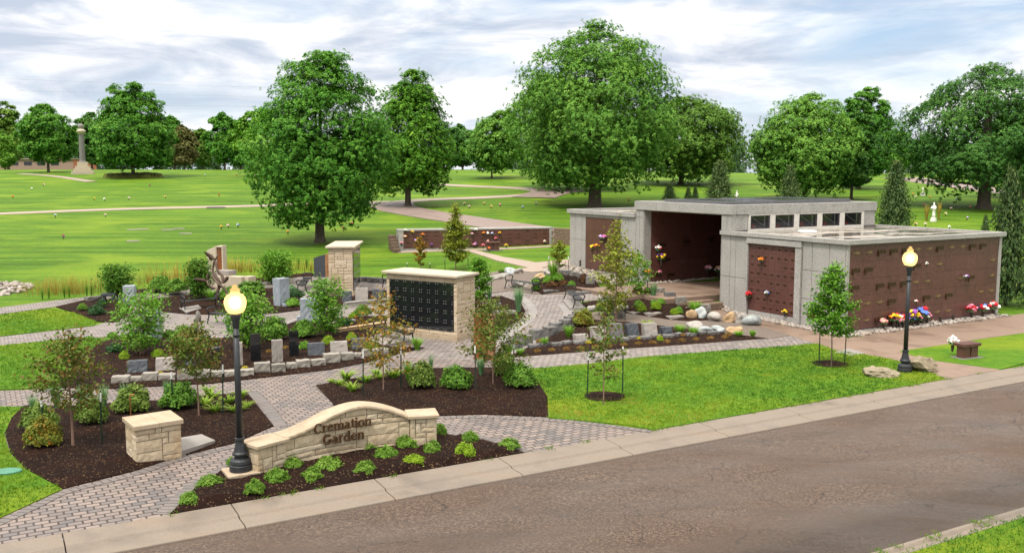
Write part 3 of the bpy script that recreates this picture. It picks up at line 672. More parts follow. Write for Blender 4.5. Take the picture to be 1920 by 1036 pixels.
# portal interior
m=MB()
for u0,u1 in zip(lin(.5,8.55,6)[:-1],lin(.5,8.55,6)[1:]):
    for z0,z1 in zip((FLOOR+.06,1.95,3.2),(1.95,3.2,4.56)): m.bx(u0+.005,u1-.005,13.27,13.318,z0+.005,z1-.005)
for y0,y1 in zip(lin(7.45,13.26,6)[:-1],lin(7.45,13.26,6)[1:]):
    for z0,z1 in zip((FLOOR+.06,1.95,3.2),(1.95,3.2,4.56)): m.bx(8.55,8.598,y0+.005,y1-.005,z0+.005,z1-.005)
for u0,u1 in zip(lin(.12,8.55,6)[:-1],lin(.12,8.55,6)[1:]): m.bx(u0+.005,u1-.005,7.382,7.42,FLOOR+.06,4.56)
pw=m.ob('portal_crypts',M['red'],MAU)
for x,z in ((1.25,2.75),(2.95,2.85),(4.65,2.92),(1.6,1.95),(1.0,1.15),(1.9,1.12),(5.2,1.35)):
    add_plaque(pw,0,(x,13.255,z))
m=MB(); m.bx(.25,8.6,7.38,13.32,4.57,4.618); m.ob('portal_ceiling',M['mullion'],MAU)
# left wing
m=MB(); m.bx(.03,9.84,13.925,20.2,.0,4.26); m.ob('wing_core',M['granite_dk'],MAU)
m=MB()
slabs(m,'x',.03,[13.925,14.6,15.28],[.3,2.5,4.20],0); slabs(m,'x',.03,[18.62,18.98,19.7,20.25],[.3,2.7,4.20],0); slabs(m,'x',.03,[15.285,16.9,18.615],[.3,1.05],0); slabs(m,'x',.03,[15.285,16.9,18.615],[4.03,4.20],0)
m.ob('wing_wall',M['granite'],MAU,bevel=.004)
m=MB(); slabs(m,'x',.03,lin(15.30,18.60,5),lin(1.06,4.02,4),-.012,.03,.008); lw_=m.ob('crypt_front',M['red'],MAU)
for j in range(3):
    for i in range(4): 
        if (i+j)%3!=2: add_plaque(lw_,1,(.008,16.0+i*.66,1.55+j*.73),R(-90))
m=MB()
for u0,u1 in zip(lin(13.925,20.4,5)[:-1],lin(13.925,20.4,5)[1:]): m.bx(-.13,.16,u0+.006,u1-.006,4.204,4.43)
m.bx(.163,9.9,20.1,20.4,4.204,4.43); m.bx(9.7,9.95,13.925,20.097,4.204,4.43)
m.ob('wing_parapet',M['granite'],MAU,bevel=.006)
m=MB(); m.bx(.163,9.697,14.003,20.097,4.262,4.33); m.ob('wing_roof',M['roof_wet'],MAU)
m=MB(); m.bx(-.012,-.001,19.05,19.22,1.15,1.5); m.ob('wall_vent',M['bronze'],MAU)
m=MB(); m.bx(-.012,-.001,1.3,2.0,.42,.70); m.ob('wall_vent',M['bronze'],MAU)
# ---------------------------------------------------------------- the long crypt wall on the lawn behind
a,b=G(748,470),G(1036,458); ang=math.atan2(b.y-a.y,b.x-a.x); LW=(b-a).length; ez=min(a.z,b.z)
EW=empty('crypt_wall',(a.x,a.y,0),ang); tag(EW,'long low red granite crypt wall with grey ends on the lawn','memorial wall')
z0=a.z-.1; z1=a.z+1.42
m=MB(); m.bx(0,LW,.02,1.0,z0-.5,z1-.06); m.bx(-.02,.32,-.03,.0195,z0-.4,z1-.02); m.bx(-.022,-.001,0,1.02,z0-.4,z1-.02); m.bx(LW-.25,LW+.02,-.03,.0195,z0-.4,z1-.02); m.bx(-.04,LW+.04,-.05,1.04,z1-.058,z1+.03); m.bx(.322,LW-.252,-.02,.0195,z0-.4,a.z+.12)
m.ob('granite_frame',M['granite'],EW)
m=MB(); slabs(m,'y',.019,lin(.325,LW-.255,16),lin(a.z+.125,z1-.065,5),0,.03,.007); nf=m.ob('niche_front',M['red'],EW)
mp=MB(); mp.box((0,0,0),(.26,.012,.05)); NP2=mp.mesh('niche_plaque'); NP2.materials.append(M['bronze']); rn=random.Random(9)
for i in range(16):
    for j in range(5):
        if rn.random()<.35: continue
        o=bpy.data.objects.new('niche_plaque',NP2); COL.objects.link(o); o.parent=nf; o.location=(.325+(i+.5)*(LW-.58)/16,-.016,a.z+.125+(j+.5)*(z1-.19-a.z)/5)
rn=random.Random(12)
m=MB()
for k in range(6):
    for i in range(6):
        if k+i>6: continue
        m.box((-.28-.02*k+rn.uniform(-.02,.02),.9-.02*k-.34*i,z0+.05+.2*k),(.5,.32,.19),rn.uniform(-.06,.06))
o=m.ob('retaining_wall',M['brown_stone'],None,(a.x,a.y,0),ang,bevel=.02); tag(o,'stepped brown stacked-stone wall at the left end of the crypt wall','retaining wall')
m=MB(); pa,pb=G(1041,459),G(1085,461); d=pb-pa; 
for k in range(6):
    for i in range(6): m.box((pa.x+d.x*(i+.5*(k%2))/5.5,pa.y+d.y*(i+.5*(k%2))/5.5+.25+.03*k,pa.z+.1+.2*k),(d.length/5.6,.4,.19),math.atan2(d.y,d.x))
o=m.ob('retaining_wall',M['brown_stone'],bevel=.02); tag(o,'brown stacked-stone wall between the crypt wall and the mausoleum','retaining wall')
def granite_bench(px,py,w,h,rz,label):
    p=G(px,py); e=empty('memorial_bench',p,rz); tag(e,label,'bench')
    m=MB(); m.bx(-w/2,w/2,-.22,.22,h-.11,h); m.ob('seat',M['red'],e,bevel=.01)
    m=MB(); m.bx(-w*.42,-w*.03,-.15,.15,.0,h-.112); m.bx(w*.03,w*.42,-.15,.15,.0,h-.112); m.ob('pedestal',M['red'],e,bevel=.008)
    m=MB(); m.bx(-w*.62,w*.62,-.3,.3,-.1,.05); m.ob('base',M['dark_stone'],e,bevel=.01)
    return e
granite_bench(924,470,1.0,.62,R(15),'small red granite bench against the long crypt wall')
granite_bench(1813,671,.86,.56,R(24),'red granite bench on the grass beside the right-hand lamp post')
# low brown block wall beside the entrance steps
m=MB(); rn=random.Random(4)
for k in range(3):
    for i in range(4): m.box((*xy(17.5+i*.47+.1*(k%2),13.62),.18+.15*k),(.46,.34,.145),R(30)+rn.uniform(-.03,.03))
o=m.ob('block_wall',M['brown_stone'],bevel=.02); tag(o,'low brown block wall beside the entrance steps','wall')
# ---------------------------------------------------------------- ashlar masonry
def pack(nu,nv,rn,wmin=2,wmax=6,hmax=2,jit=0):
    occ=[[0]*nu for _ in range(nv)]; out=[]
    for v in range(nv):
        for u in range(nu):
            if occ[v][u]: continue
            w=0
            while u+w<nu and not occ[v][u+w]: w+=1
            ww=min(w,rn.randint(wmin,wmax)); 
            if w-ww==1: ww=w if w<=wmax else ww-1
            ww=max(1,ww); hh=min(rn.randint(1,hmax),nv-v)
            if ww>4 and hh>2: hh=2
            for a in range(hh):
                for b in range(ww): occ[v+a][u+b]=1
            out.append((u,v,ww,hh))
    return out
def ashlar(m,mapf,W,Hh,cell,seed,gap=.016,bulge=.010,hmax=2,wmin=2,wmax=6,top=None):
    """rock-faced blocks; mapf(u,v,d) gives the point d in front of the wall face; top(u) trims the blocks to a profile"""
    rn=random.Random(seed); nu=max(1,round(W/cell)); nv=max(1,round(Hh/cell)); cu,cv=W/nu,Hh/nv
    for u,v,w,h in pack(nu,nv,rn,wmin,wmax,hmax):
        u0,u1,v0,v1=u*cu+gap/2,(u+w)*cu-gap/2,v*cv+gap/2,(v+h)*cv-gap/2
        K=max(3,min(7,int((u1-u0)/.09)+2)); J=4; vs=[]; fs=[]; ph=[rn.uniform(0,6) for _ in range(4)]
        if top and v0+.02>max(top(u0),top(u1),top((u0+u1)/2)): continue
        for j in range(J):
            for i in range(K):
                e=(i in (0,K-1)) or (j in (0,J-1)); x=u0+(u1-u0)*i/(K-1); y=v0+(v1-v0)*j/(J-1)
                if top: y=max(min(y,top(x)-.004*(J-j)),min(v0,top(x)-.02)+.002*j) if y>top(x)-.02 else y
                d=0 if e else bulge*(.35+.9*rn.random())
                vs.append(mapf(x,y,d))
        fs=[(j*K+i,j*K+i+1,(j+1)*K+i+1,(j+1)*K+i) for j in range(J-1) for i in range(K-1)]
        edge=list(range(K))+[j*K+K-1 for j in range(1,J)]+[(J-1)*K+i for i in range(K-2,-1,-1)]+[j*K for j in range(J-2,0,-1)]
        b=len(vs)
        for q in edge:
            i,j=q%K,q//K; x=u0+(u1-u0)*i/(K-1); y=v0+(v1-v0)*j/(J-1)
            if top: y=max(min(y,top(x)-.004*(J-j)),min(v0,top(x)-.02)+.002*j) if y>top(x)-.02 else y
            vs.append(mapf(x,y,-.04))
        ne=len(edge); fs+=[(edge[k],b+k,b+(k+1)%ne,edge[(k+1)%ne]) for k in range(ne)]
        m.add(vs,fs)
    return m
def boxwall(m,x0,x1,y0,y1,z0,z1,cell,seed,faces='FRLB',**k):
    if 'F' in faces: ashlar(m,lambda u,v,d:(x0+u,y0-d,z0+v),x1-x0,z1-z0,cell,seed,**k)
    if 'B' in faces: ashlar(m,lambda u,v,d:(x1-u,y1+d,z0+v),x1-x0,z1-z0,cell,seed+1,**k)
    if 'R' in faces: ashlar(m,lambda u,v,d:(x1+d,y0+u,z0+v),y1-y0,z1-z0,cell,seed+2,**k)
    if 'L' in faces: ashlar(m,lambda u,v,d:(x0-d,y1-u,z0+v),y1-y0,z1-z0,cell,seed+3,**k)
    return m
# ---------------------------------------------------------------- entrance sign, curved wall

def onz(px,py,z):
    d=ray(px,py); s=(z-CH)/d[2]; return Vector((d[0]*s,d[1]*s,z))
sa,sb=onz(483,890,.13),onz(817,832,.13)
ch=(sb-sa).to_2d(); c_=ch.length; sg=.42; Rr=c_*c_/(8*sg)+sg/2
mid=((sa+sb)/2).to_2d(); nrm=Vector((ch.y,-ch.x)).normalized()       # towards the road
cen=mid+nrm*(Rr-sg); half=math.asin(c_/2/Rr); SL=2*half*Rr
base_a=math.atan2(-nrm.y,-nrm.x)
def arc(u,d=0):            # u along the wall from its left end, d in front of the face
    a=base_a+half-u/Rr; r=Rr-d
    return (cen.x+r*math.cos(a),cen.y+r*math.sin(a))
P1,P2=.72,SL-.62
def top(u):                # height of the underside of the cap between the piers
    k=(u-P1)/(P2-P1); f=.5-.5*math.cos(min(1,max(0,k/.60))*math.pi) if k<.60 else .5+.5*math.cos(max(0,(k-.60)/.40)*math.pi)*1
    return .80+(.40*f if k<.6 else -.0+.40*(.22+.78*f) if False else .40*f*.9+.04)
def top(u):
    k=min(1,max(0,(u-P1)/(P2-P1)))
    if k<.62: f=(.5-.5*math.cos(k/.62*math.pi))
    else: f=1-.92*((k-.62)/.38)**1.7
    return .74+.41*f
SIGN=empty('entrance_sign',(*arc(SL/2),0)); tag(SIGN,'curved limestone entrance wall lettered Cremation Garden between two piers','sign')
so=Vector((*arc(SL/2),0)); 
def smap(off): return lambda u,v,d: Vector((*arc(u+off,d),v-.02))-so
m=MB(); ashlar(m,smap(P1),P2-P1,1.26,.13,21,hmax=2,wmin=2,wmax=8,top=lambda u:top(u+P1)+.02,bulge=.012)
ashlar(m,lambda u,v,d:Vector((*arc(P2-u,-.44-d),v-.02))-so,P2-P1,1.26,.13,22,top=lambda u:top(P2-u)+.02)
m.ob('stone_face',M['ashlar'],SIGN,smooth=False)
m=MB(); K=40; vs=[]
for i in range(K+1):
    u=P1+(P2-P1)*i/K
    for d,z in ((-.02,-.1),(-.02,top(u)-.01),(-.42,top(u)-.01),(-.42,-.1)): vs.append(Vector((*arc(u,d),z))-so)
m.add(vs,[(i*4+j,i*4+(j+1)%4,i*4+4+(j+1)%4,i*4+4+j) for i in range(K) for j in range(4)]); m.ob('core',M['mortar'],SIGN)
m=MB(); vs=[]; rn=random.Random(8)
for i in range(K+1):
    u=P1+.01+(P2-P1-.02)*i/K; j=rn.uniform(-.006,.006)
    for d,z in ((.05+j,0),(.055+j,.03),(.045,.065),(-.49,.065),(-.50,0)): vs.append(Vector((*arc(u,d),top(u)+z))-so)
m.add(vs,[(i*5+(j+1)%5,i*5+j,i*5+5+j,i*5+5+(j+1)%5) for i in range(K) for j in range(5)]+[tuple(range(5)),tuple(range(K*5+4,K*5-1,-1))]); m.ob('cap_stone',M['cap'],SIGN)
def sign_pier(u0,u1,z1,seed):
    a=Vector(arc(u0,.06)); b=Vector(arc(u1,.06)); rz=math.atan2((b-a).y,(b-a).x); w=(b-a).length
    def T(x,y,z): q=Matrix.Rotation(rz,2)@Vector((x,y)); return Vector((a.x+q.x,a.y+q.y,z))-so
    mm=MB(); boxwall(mm,0,w,0,.56,-.02,z1,.125,seed,wmin=1,wmax=4); mm.v=[tuple(T(*v)) for v in mm.v]; p=mm.ob('pier',M['ashlar'],SIGN)
    mm=MB(); mm.bx(.015,w-.015,.015,.545,-.1,z1-.005); mm.v=[tuple(T(*v)) for v in mm.v]; mm.ob('core',M['mortar'],p)
    mm=MB(); mm.bx(-.06,w+.06,-.07,.63,z1,z1+.075); mm.v=[tuple(T(*v)) for v in mm.v]; mm.ob('pier_cap',M['cap'],p,bevel=.012)
sign_pier(-.02,P1-.005,.72,31); sign_pier(P2+.005,SL+.02,.80,35)
# lettering: each letter is a part
def ring(cx,cy,rx,ry,a0,a1,th,tn,n=22):
    o=[]
    for i in range(n+1):
        a=R(a0+(a1-a0)*i/n); w=tn+(th-tn)*abs(math.cos(a))**1.3; o.append((cx+rx*math.cos(a),cy+ry*math.sin(a),w))
    return o
def bar(x0,y0,x1,y1,w): return [(x0,y0,w),(x1,y1,w)]
TH,TN=.122,.06
def stem(x,y0,y1,foot=True,head=True):
    o=[bar(x,y0,x,y1,TH)]
    if foot: o.append(bar(x-.12,y0+.022,x+.12,y0+.022,.045))
    if head: o.append([(x-.12,y1-.035,.05),(x-.02,y1-.018,.06)])
    return o
GL={
'C':(.72,[ring(.37,.35,.28,.32,42,318,.15,.07),bar(.60,.48,.60,.68,.055)]),
'G':(.80,[ring(.37,.35,.28,.32,42,318,.15,.07),bar(.60,.48,.60,.68,.055),bar(.62,.06,.62,.30,.13),bar(.48,.31,.74,.31,.05)]),
'r':(.46,stem(.14,0,.49)+[[(.17,.32,.06),(.24,.42,.07),(.33,.45,.08),(.40,.41,.10)]]),
'e':(.52,[ring(.26,.245,.195,.215,12,318,.13,.06),bar(.10,.275,.45,.275,.05)]),
'm':(.92,stem(.13,0,.49)+stem(.45,0,.36,True,False)+stem(.77,0,.36,True,False)+[[(.16,.36,.06),(.25,.44,.07),(.35,.46,.08),(.43,.42,.11),(.455,.34,.13)],[(.48,.36,.06),(.57,.44,.07),(.67,.46,.08),(.75,.42,.11),(.775,.34,.13)]]),
'a':(.52,[ring(.21,.14,.135,.125,0,360,.11,.055),bar(.37,.03,.37,.36,TH),[(.37,.34,.12),(.33,.43,.08),(.24,.462,.07),(.14,.44,.08),(.10,.38,.10)],[(.37,.06,.1),(.44,.022,.05),(.50,.03,.04)]]),
't':(.36,[bar(.17,.10,.17,.64,TH),[(.17,.12,.13),(.20,.045,.09),(.27,.022,.06),(.34,.06,.04)],bar(.03,.46,.33,.46,.055)]),
'i':(.28,stem(.14,0,.49)+[ring(.14,.645,.04,.04,0,360,.085,.085,12)]),
'o':(.55,[ring(.275,.24,.205,.215,0,360,.14,.065)]),
'n':(.60,stem(.13,0,.49)+stem(.46,0,.36,True,False)+[[(.16,.36,.06),(.25,.44,.07),(.36,.46,.08),(.44,.42,.11),(.465,.34,.13)]]),
'd':(.60,[ring(.25,.24,.185,.215,30,330,.14,.065),bar(.45,.02,.45,.72,TH),[(.33,.69,.05),(.45,.70,.06)],bar(.45,.022,.56,.022,.045)])}
def glyph(ch,size,mapf,depth=.035):
    m=MB(); k=0
    for st in GL[ch][1]:
        L_=[];Rg=[]
        for i,(x,y,w) in enumerate(st):
            a=st[max(i-1,0)]; b=st[min(i+1,len(st)-1)]; dx,dy=b[0]-a[0],b[1]-a[1]; q=math.hypot(dx,dy) or 1; nx,ny=-dy/q*w/2,dx/q*w/2
            L_.append((x+nx,y+ny)); Rg.append((x-nx,y-ny))
        dd=depth+.0012*k; k+=1; n=len(st); vs=[]
        for (ax,ay),(bx_,by) in zip(L_,Rg):
            vs+=[mapf(ax*size,ay*size,.004),mapf(bx_*size,by*size,.004),mapf(ax*size,ay*size,dd),mapf(bx_*size,by*size,dd)]
        fs=[]
        for i in range(n-1):
            p=4*i; q=p+4; fs+=[(p+2,p+3,q+3,q+2),(p,p+2,q+2,q),(p+3,p+1,q+1,q+3)]
        fs+=[(0,1,3,2),(4*n-4,4*n-2,4*n-1,4*n-3)]; m.add(vs,fs)
    return m
def u_at(px,z):
    lo,hi=0,SL
    for _ in range(40):
        u=(lo+hi)/2
        if proj((*arc(u,.03),z))[0]<px: lo=u
        else: hi=u
    return lo
for word,x0,x1,y0,y1 in (('Cremation',588.5,697,812.5,796.5),('Garden',604.5,683,832.5,822)):
    ua=u_at(x0,.6); ub=u_at(x1,.6)
    za=H((*arc(ua,.03),0),y0); zb=H((*arc(ub,.03),0),y1); tot=sum(GL[c][0] for c in word); size=(ub-ua)/tot*1.0
    zb=za=(za+zb)/2; u=ua
    for c in word:
        g=glyph(c,1,lambda x,y,d,u=u: Vector((*arc(u+x*size,.03+d),za+y*size*1.12))-so); g.ob('letter',M['letter'],SIGN); u+=GL[c][0]*size
# ---------------------------------------------------------------- square stone pier on the other side of the entrance path
p0=onz(257,873,.02); prz=R(36)
PIER=empty('stone_pier',p0,prz); tag(PIER,'square limestone gate pier with a smooth tan cap and a copper pipe behind it','pier')
m=MB(); boxwall(m,0,1.0,0,.92,0,.82,.14,41,wmin=1,wmax=4); m.ob('stone_face',M['ashlar'],PIER)
m=MB(); m.bx(.012,.988,.012,.908,-.1,.815); m.ob('core',M['mortar'],PIER)
m=MB(); m.bx(-.05,.52,-.06,.98,.822,.925); m.bx(.523,1.05,-.06,.98,.822,.928); m.ob('cap_stone',M['cap'],PIER,bevel=.01)
pp=G(246,792); m=MB(); m.tube([(0,0,-.1),(0,0,.72),(.02,0,.76),(.12,0,.76)],.017,8); m.tube([(0,-.0,.66),(0,-.03,.66)],.03,8); o=m.ob('water_pipe',M['copper'],None,pp); tag(o,'thin copper water pipe standing behind the square stone pier','pipe')
# ---------------------------------------------------------------- two columbarium walls
def columbarium(name,loc,rz,Lc,Dc,Hc,seed,label,cols,reflect=True):
    e=empty(name,loc,rz); tag(e,label,'columbarium'); za=.40; zb=Hc-.24; xa,xb=.17,Lc-.15
    m=MB(); boxwall(m,0,Lc,0,Dc,.22,Hc,.15,seed,'RLB',wmin=1,wmax=4,bulge=.009)
    ashlar(m,lambda u,v,d:(u,-d,.22+v),Lc,za-.225,.17,seed+7,hmax=1,wmin=3,wmax=4,bulge=.012); ashlar(m,lambda u,v,d:(u,-d,zb+.005+v),Lc,Hc-zb-.005,.2,seed+8,hmax=1,wmin=2,wmax=3,bulge=.012)
    for x0,x1 in ((0,xa),(xb,Lc)): ashlar(m,lambda u,v,d,x0=x0:(x0+u,-d,za+v),x1-x0,zb-za,.16,seed+9,hmax=3,wmin=1,wmax=1,bulge=.01)
    m.ob('stone_face',M['ashlar_pale'],e)
    m=MB(); m.bx(.015,Lc-.015,.012,Dc-.015,-.2,Hc-.004); m.ob('core',M['mortar'],e)
    m=MB(); 
    for x0,x1 in zip(lin(-.05,Lc+.05,4)[:-1],lin(-.05,Lc+.05,4)[1:]): m.bx(x0+.004,x1-.004,-.06,Dc+.05,-.2,.215)
    m.ob('plinth',M['cap'],e,bevel=.008)
    m=MB(); m.bx(-.13,Lc+.13,-.17,Dc+.14,Hc,Hc+.10); m.ob('cap_stone',M['cap_pale'],e,bevel=.02)
    dw=(xb-xa)/cols; dh=(zb-za)/5
    d=MB(); d.bx(-dw/2+.004,dw/2-.004,-.03,.008,-dh/2+.004,dh/2-.004); dm=d.mesh('niche_door'); dm.materials.append(M['black_granite'])
    r=MB(); 
    for sx in (-1,1):
        for sz in (-1,1): r.tube([(sx*(dw/2-.05),-.031,sz*(dh/2-.05)),(sx*(dw/2-.05),-.045,sz*(dh/2-.05))],.011,8)
    rm=r.mesh('rosettes'); rm.materials.append(M['steelstud'])
    for i in range(cols):
        for j in range(5):
            o=bpy.data.objects.new('niche_door',dm); COL.objects.link(o); o.parent=e; o.location=(xa+dw*(i+.5),0,za+dh*(j+.5))
            q=bpy.data.objects.new('rosettes',rm); COL.objects.link(q); q.parent=o
    return e
c0=G(857,641); rz=R(-32); L0=3.5
org=Vector((c0.x-L0*math.cos(rz),c0.y-L0*math.sin(rz),.0))
columbarium('columbarium_wall',org,rz,L0,1.25,2.52,51,'broad limestone columbarium with polished black niche doors in the middle of the garden',8)
c1=G(662,556); columbarium('columbarium_wall',Vector((c1.x,c1.y,c1.z-.1)),R(93),3.5,1.2,2.58,61,'pale limestone columbarium seen end-on, behind the leafy multi-stem tree',8)
# ---------------------------------------------------------------- sample stones
def slab(px,py,wpx,hpx,depth,mat,label,cat,rz=0,lean=0,name='memorial_stone',rough=True,group=None):
    """upright or leaning stone: px,py = middle of its foot; size in photo pixels"""
    p=G(px,py); k=mpp(p); w,h=wpx*k,hpx*k
    m=MB(); m.bx(-w/2,w/2,0,depth,-.12,h)
    if lean: m.v=[(x,y+max(0,z)*math.tan(lean)-(0.0 if y<=0 else max(0,z)*math.tan(lean)*.55),z) for x,y,z in m.v]
    o=m.ob(name,M[mat],None,p,rz,bevel=.012 if rough else .004); tag(o,label,cat,group)
    if rough: roughen(o,.012,px)
    return o
def roughen(o,amp,seed,cuts=5):
    bm=bmesh.new(); bm.from_mesh(o.data); bmesh.ops.subdivide_edges(bm,edges=bm.edges[:],cuts=cuts,use_grid_fill=True); rn=random.Random(seed)
    for v in bm.verts: v.co+=v.normal*rn.uniform(-amp,amp)
    bm.to_mesh(o.data); bm.free(); o.modifiers.clear()
RZ=R(20)
for px,py,w,h,mat,lab in ((406,689,16,38,'black_granite','polished black granite pillar stone left of the near lamp post'),
 (449,691,13,49,'light_slab','pale speckled granite pillar stone just right of the near lamp post'),
 (480,682,18,57,'black_granite','tall polished black granite pillar between two pale speckled ones'),
 (521,684,19,47,'light_slab','pale speckled granite pillar with a flat top between two black ones'),
 (552,673,17,53,'black_granite','polished black granite pillar rightmost in the row behind the block edging')):
    slab(px,py,w,h,.17,mat,lab,'memorial stone',RZ,0,'pillar_stone',mat!='black_granite')
for px,py,w,h,mat,lab in ((257,705,35,27,'dark_slab','dark slanted stone with a leafy etching, left of a pale slanted stone'),
 (310,701,34,28,'light_slab','pale slanted stone at the left end of the front bed'),
 (357,694,20,21,'dark_slab','small dark slanted stone behind the coppery sapling left of the lamp'),
 (594,672,31,27,'dark_slab','dark rough-sided slanted stone left of a pale one behind the edging'),
 (637,668,31,26,'light_slab','pale slanted stone between two dark slanted stones'),
 (675,660,28,24,'dark_slab','dark slanted stone with white veining near the bench')):
    slab(px,py,w,h,.34,mat,lab,'memorial stone',R(16),R(22),'slant_stone')
for px,py,w,h,mat,lab in ((1094,646,26,18,'light_slab','short pale slanted stone leftmost in the right-hand bed'),
 (1128,644,28,30,'light_slab','pale squarish slanted stone behind the thin sapling'),
 (1160,638,27,30,'dark_stone','dark slanted stone right of the thin sapling'),
 (1191,636,24,28,'dark_slab','dark-faced slanted stone with pale rough sides'),
 (1224,635,27,28,'light_slab','light grey slanted stone, tallest on the right of its row'),
 (1254,632,22,18,'dark_slab','small dark slanted stone at the right end of its row')):
    slab(px,py,w,h,.34,mat,lab,'memorial stone',R(24),R(20),'slant_stone')
for px,py,w,h,mat,lab in ((650,568,18,21,'dark_slab','dark flat-faced stone at the foot of the end-on columbarium'),
 (678,567,23,27,'light_slab','pale speckled rounded stone in front of the end-on columbarium'),
 (708,561,21,18,'dark_slab','low dark stone left of the broad columbarium')):
    slab(px,py,w,h,.25,mat,lab,'memorial stone',R(5),R(15),'slant_stone')
for px,py,w,h,mat,lab in ((307,545,12,23,'black_granite','black upright stone at the lawn edge, leftmost of three'),
 (331,548,12,23,'light_slab','tan upright stone at the lawn edge between two black ones'),
 (362,558,11,39,'black_granite','tall black upright stone behind the small bush near the sculpture')):
    slab(px,py,w,h,.18,mat,lab,'memorial stone',R(5),0,'pillar_stone',mat!='black_granite')
def column_stone(px,py,wpx,hpx,depth,rz,label):
    p=G(px,py); k=mpp(p); w,h=wpx*k,hpx*k; m=MB(); m.bx(-w/2,w/2,0,depth,-.1,h); o=m.ob('granite_column',M['blue_granite'],None,p,rz); tag(o,label,'memorial stone'); roughen(o,.018,px,6); return o
column_stone(519,577,18,55,.62,R(-34),'blue-grey granite column with one rough side, behind the lamp globe')
column_stone(583,611,38,51,.45,R(8),'rough blue-grey granite column partly behind the multi-stem tree')
column_stone(280,641,38,58,.5,R(10),'rough pale blue granite column behind the leaning multi-stem tree on the left')
column_stone(242,574,20,38,.5,R(10),'rough white granite column top above the leafy tree at the left')
def rock(px,py,wpx,hpx,mat,label,cat='boulder',name='boulder',flat=1,group=None):
    p=G(px,py); k=mpp(p); w,h=wpx*k,hpx*k; m=MB(); r=w/2
    m.ball((0,r*.6,h*.42),1,px*7+py,.42,2 if mat=='slab_rock' else 3,(r,r*.75,h*.58)); o=m.ob(name,M[mat],None,p,0,smooth=mat!='slab_rock'); tag(o,label,cat,group)
    if mat!='slab_rock': roughen(o,.006,px,1)
    if mat=='slab_rock': roughen(o,.035,px,1)
    return o
rock(371,604,16,24,'gray_stone','grey standing rock on the pavers left of the lamp globe')
for a in ((538,578,17,9,'small grey cut stone right of the blue-grey column'),(603,568,10,9,'small pale cut stone beside the rough blue-grey column'),(561,603,9,10,'small dark cut stone at the left foot of the rough column')):
    p=G(a[0],a[1]); k=mpp(p); m=MB(); m.bx(-a[2]*k/2,a[2]*k/2,0,.28,-.05,a[3]*k); o=m.ob('cut_stone',M['blue_granite'],None,p,R(10),bevel=.01); tag(o,a[4],'memorial stone')
# ---------------------------------------------------------------- edging blocks
def block(p,w,d,h,rz,mat,seed,label,name='edging_block',group=None,amp=.018):
    m=MB(); m.bx(-w/2,w/2,0,d,-.08,h); o=m.ob(name,M[mat],None,p,rz); roughen(o,amp,seed,3); tag(o,label,'edging block',group); return o
fr=[(208,242,723),(242,266,721),(266,295,719),(296,329,718),(332,364,717),(364,394,714),(395,419,712),(420,447,711),(447,477,709),(476,508,703),(509,537,702),(538,558,696),(556,583,694),(583,612,690),(607,640,685),(640,666,680),(666,683,676),(681,706,673),(706,731,669)]
for i,(a,b,y) in enumerate(fr):
    p=G((a+b)/2,y); q=G(b,y-3*(i>6)); k=mpp(p); h=1.25*(.17,.14,.2,.16,.24,.2,.16,.16,.16,.24,.2,.16,.2,.17,.24,.2,.15,.2,.17)[i]
    block(p,(b-a)*k*.90,.32,h*1.32,R(9+i*.9),'rough_block',i,'rough pale grey block, %s from the left in the front bed edging'%nth(i),group='rough blocks edging the front bed')
st=[(970,656,.34),(990,649,.40),(1013,638,.42),(1038,632,.40),(1049,624,.42),(1068,617,.40),(1077,609,.36),(1085,604,.34),(1091,598,.32)]
for i,(x,y,h) in enumerate(st): block(G(x,y),.50,.42,h,R(38),'dark_stone',i+40,'grey retaining block, %s from the near end of the curved row beside the path'%nth(i),group='retaining blocks along the curved path')
x=1004; i=0
while x<1360:
    y=656-(x-1004)*.074-(2 if i%2 else 0); block(G(x,y),.40,.28,.20,R(30+(14 if i%2 else -10)),'dark_stone',i+60,'charcoal zigzag edging block, %s from the left in the right-hand bed'%nth(i),group='charcoal edging blocks of the right-hand bed'); x+=21; i+=1
for i,(x,y,w,h,d,mat,lab) in enumerate([(1195,590,24,5,.5,'light_slab','flat pale ledge stone, leftmost of three below the boxwoods'),(1228,594,30,7,.5,'light_slab','flat pale ledge stone, middle of three below the boxwoods'),(1270,600,30,7,.5,'light_slab','flat pale ledge stone, rightmost of three below the boxwoods'),
 (1239,557,18,17,.3,'gray_stone','square pale granite block by the blue grass near the portal'),(1259,567,19,19,.3,'dark_stone','square dark granite block between two pale ones near the portal'),(1280,575,20,18,.3,'gray_stone','square pale granite block beside the tall grass near the steps'),(1325,588,18,17,.3,'gray_stone','square pale block behind the grey boulder near the steps'),
 (1054,517,11,11,.3,'gray_stone','pale block at the left end of the row by the gravel'),(1066,519,13,12,.3,'dark_stone','dark block second from left in the row by the gravel'),(1079,521,14,11,.3,'gray_stone','white-topped block in the middle of the row by the gravel'),(1094,529,13,16,.3,'dark_stone','dark block behind the bronze shrub in the row by the gravel'),(1109,536,14,17,.3,'gray_stone','pale block with a round mark at the right end of the row by the gravel')]):
    p=G(x,y); k=mpp(p); block(p,w*k,d,h*k,R(24),mat,i+90,lab,amp=.015)
for i,(x0,y0,x1,y1,mat,lab) in enumerate([(633,628,728,612,'tan_stone','long tan stone edging strip in front of the broad columbarium'),(650,577,734,566,'gray_stone','long grey stone kerb below the dark slanted stones'),(625,615,668,608,'gray_stone','short grey stone kerb behind the dark juniper'),(165,566,192,562,'gray_stone','rough grey stone ledge under the black bench slab')]):
    a,b=G(x0,y0),G(x1,y1); d=b-a; block((a+b)/2,d.length,.32,.22,math.atan2(d.y,d.x),mat,i+110,lab,'stone_edging')
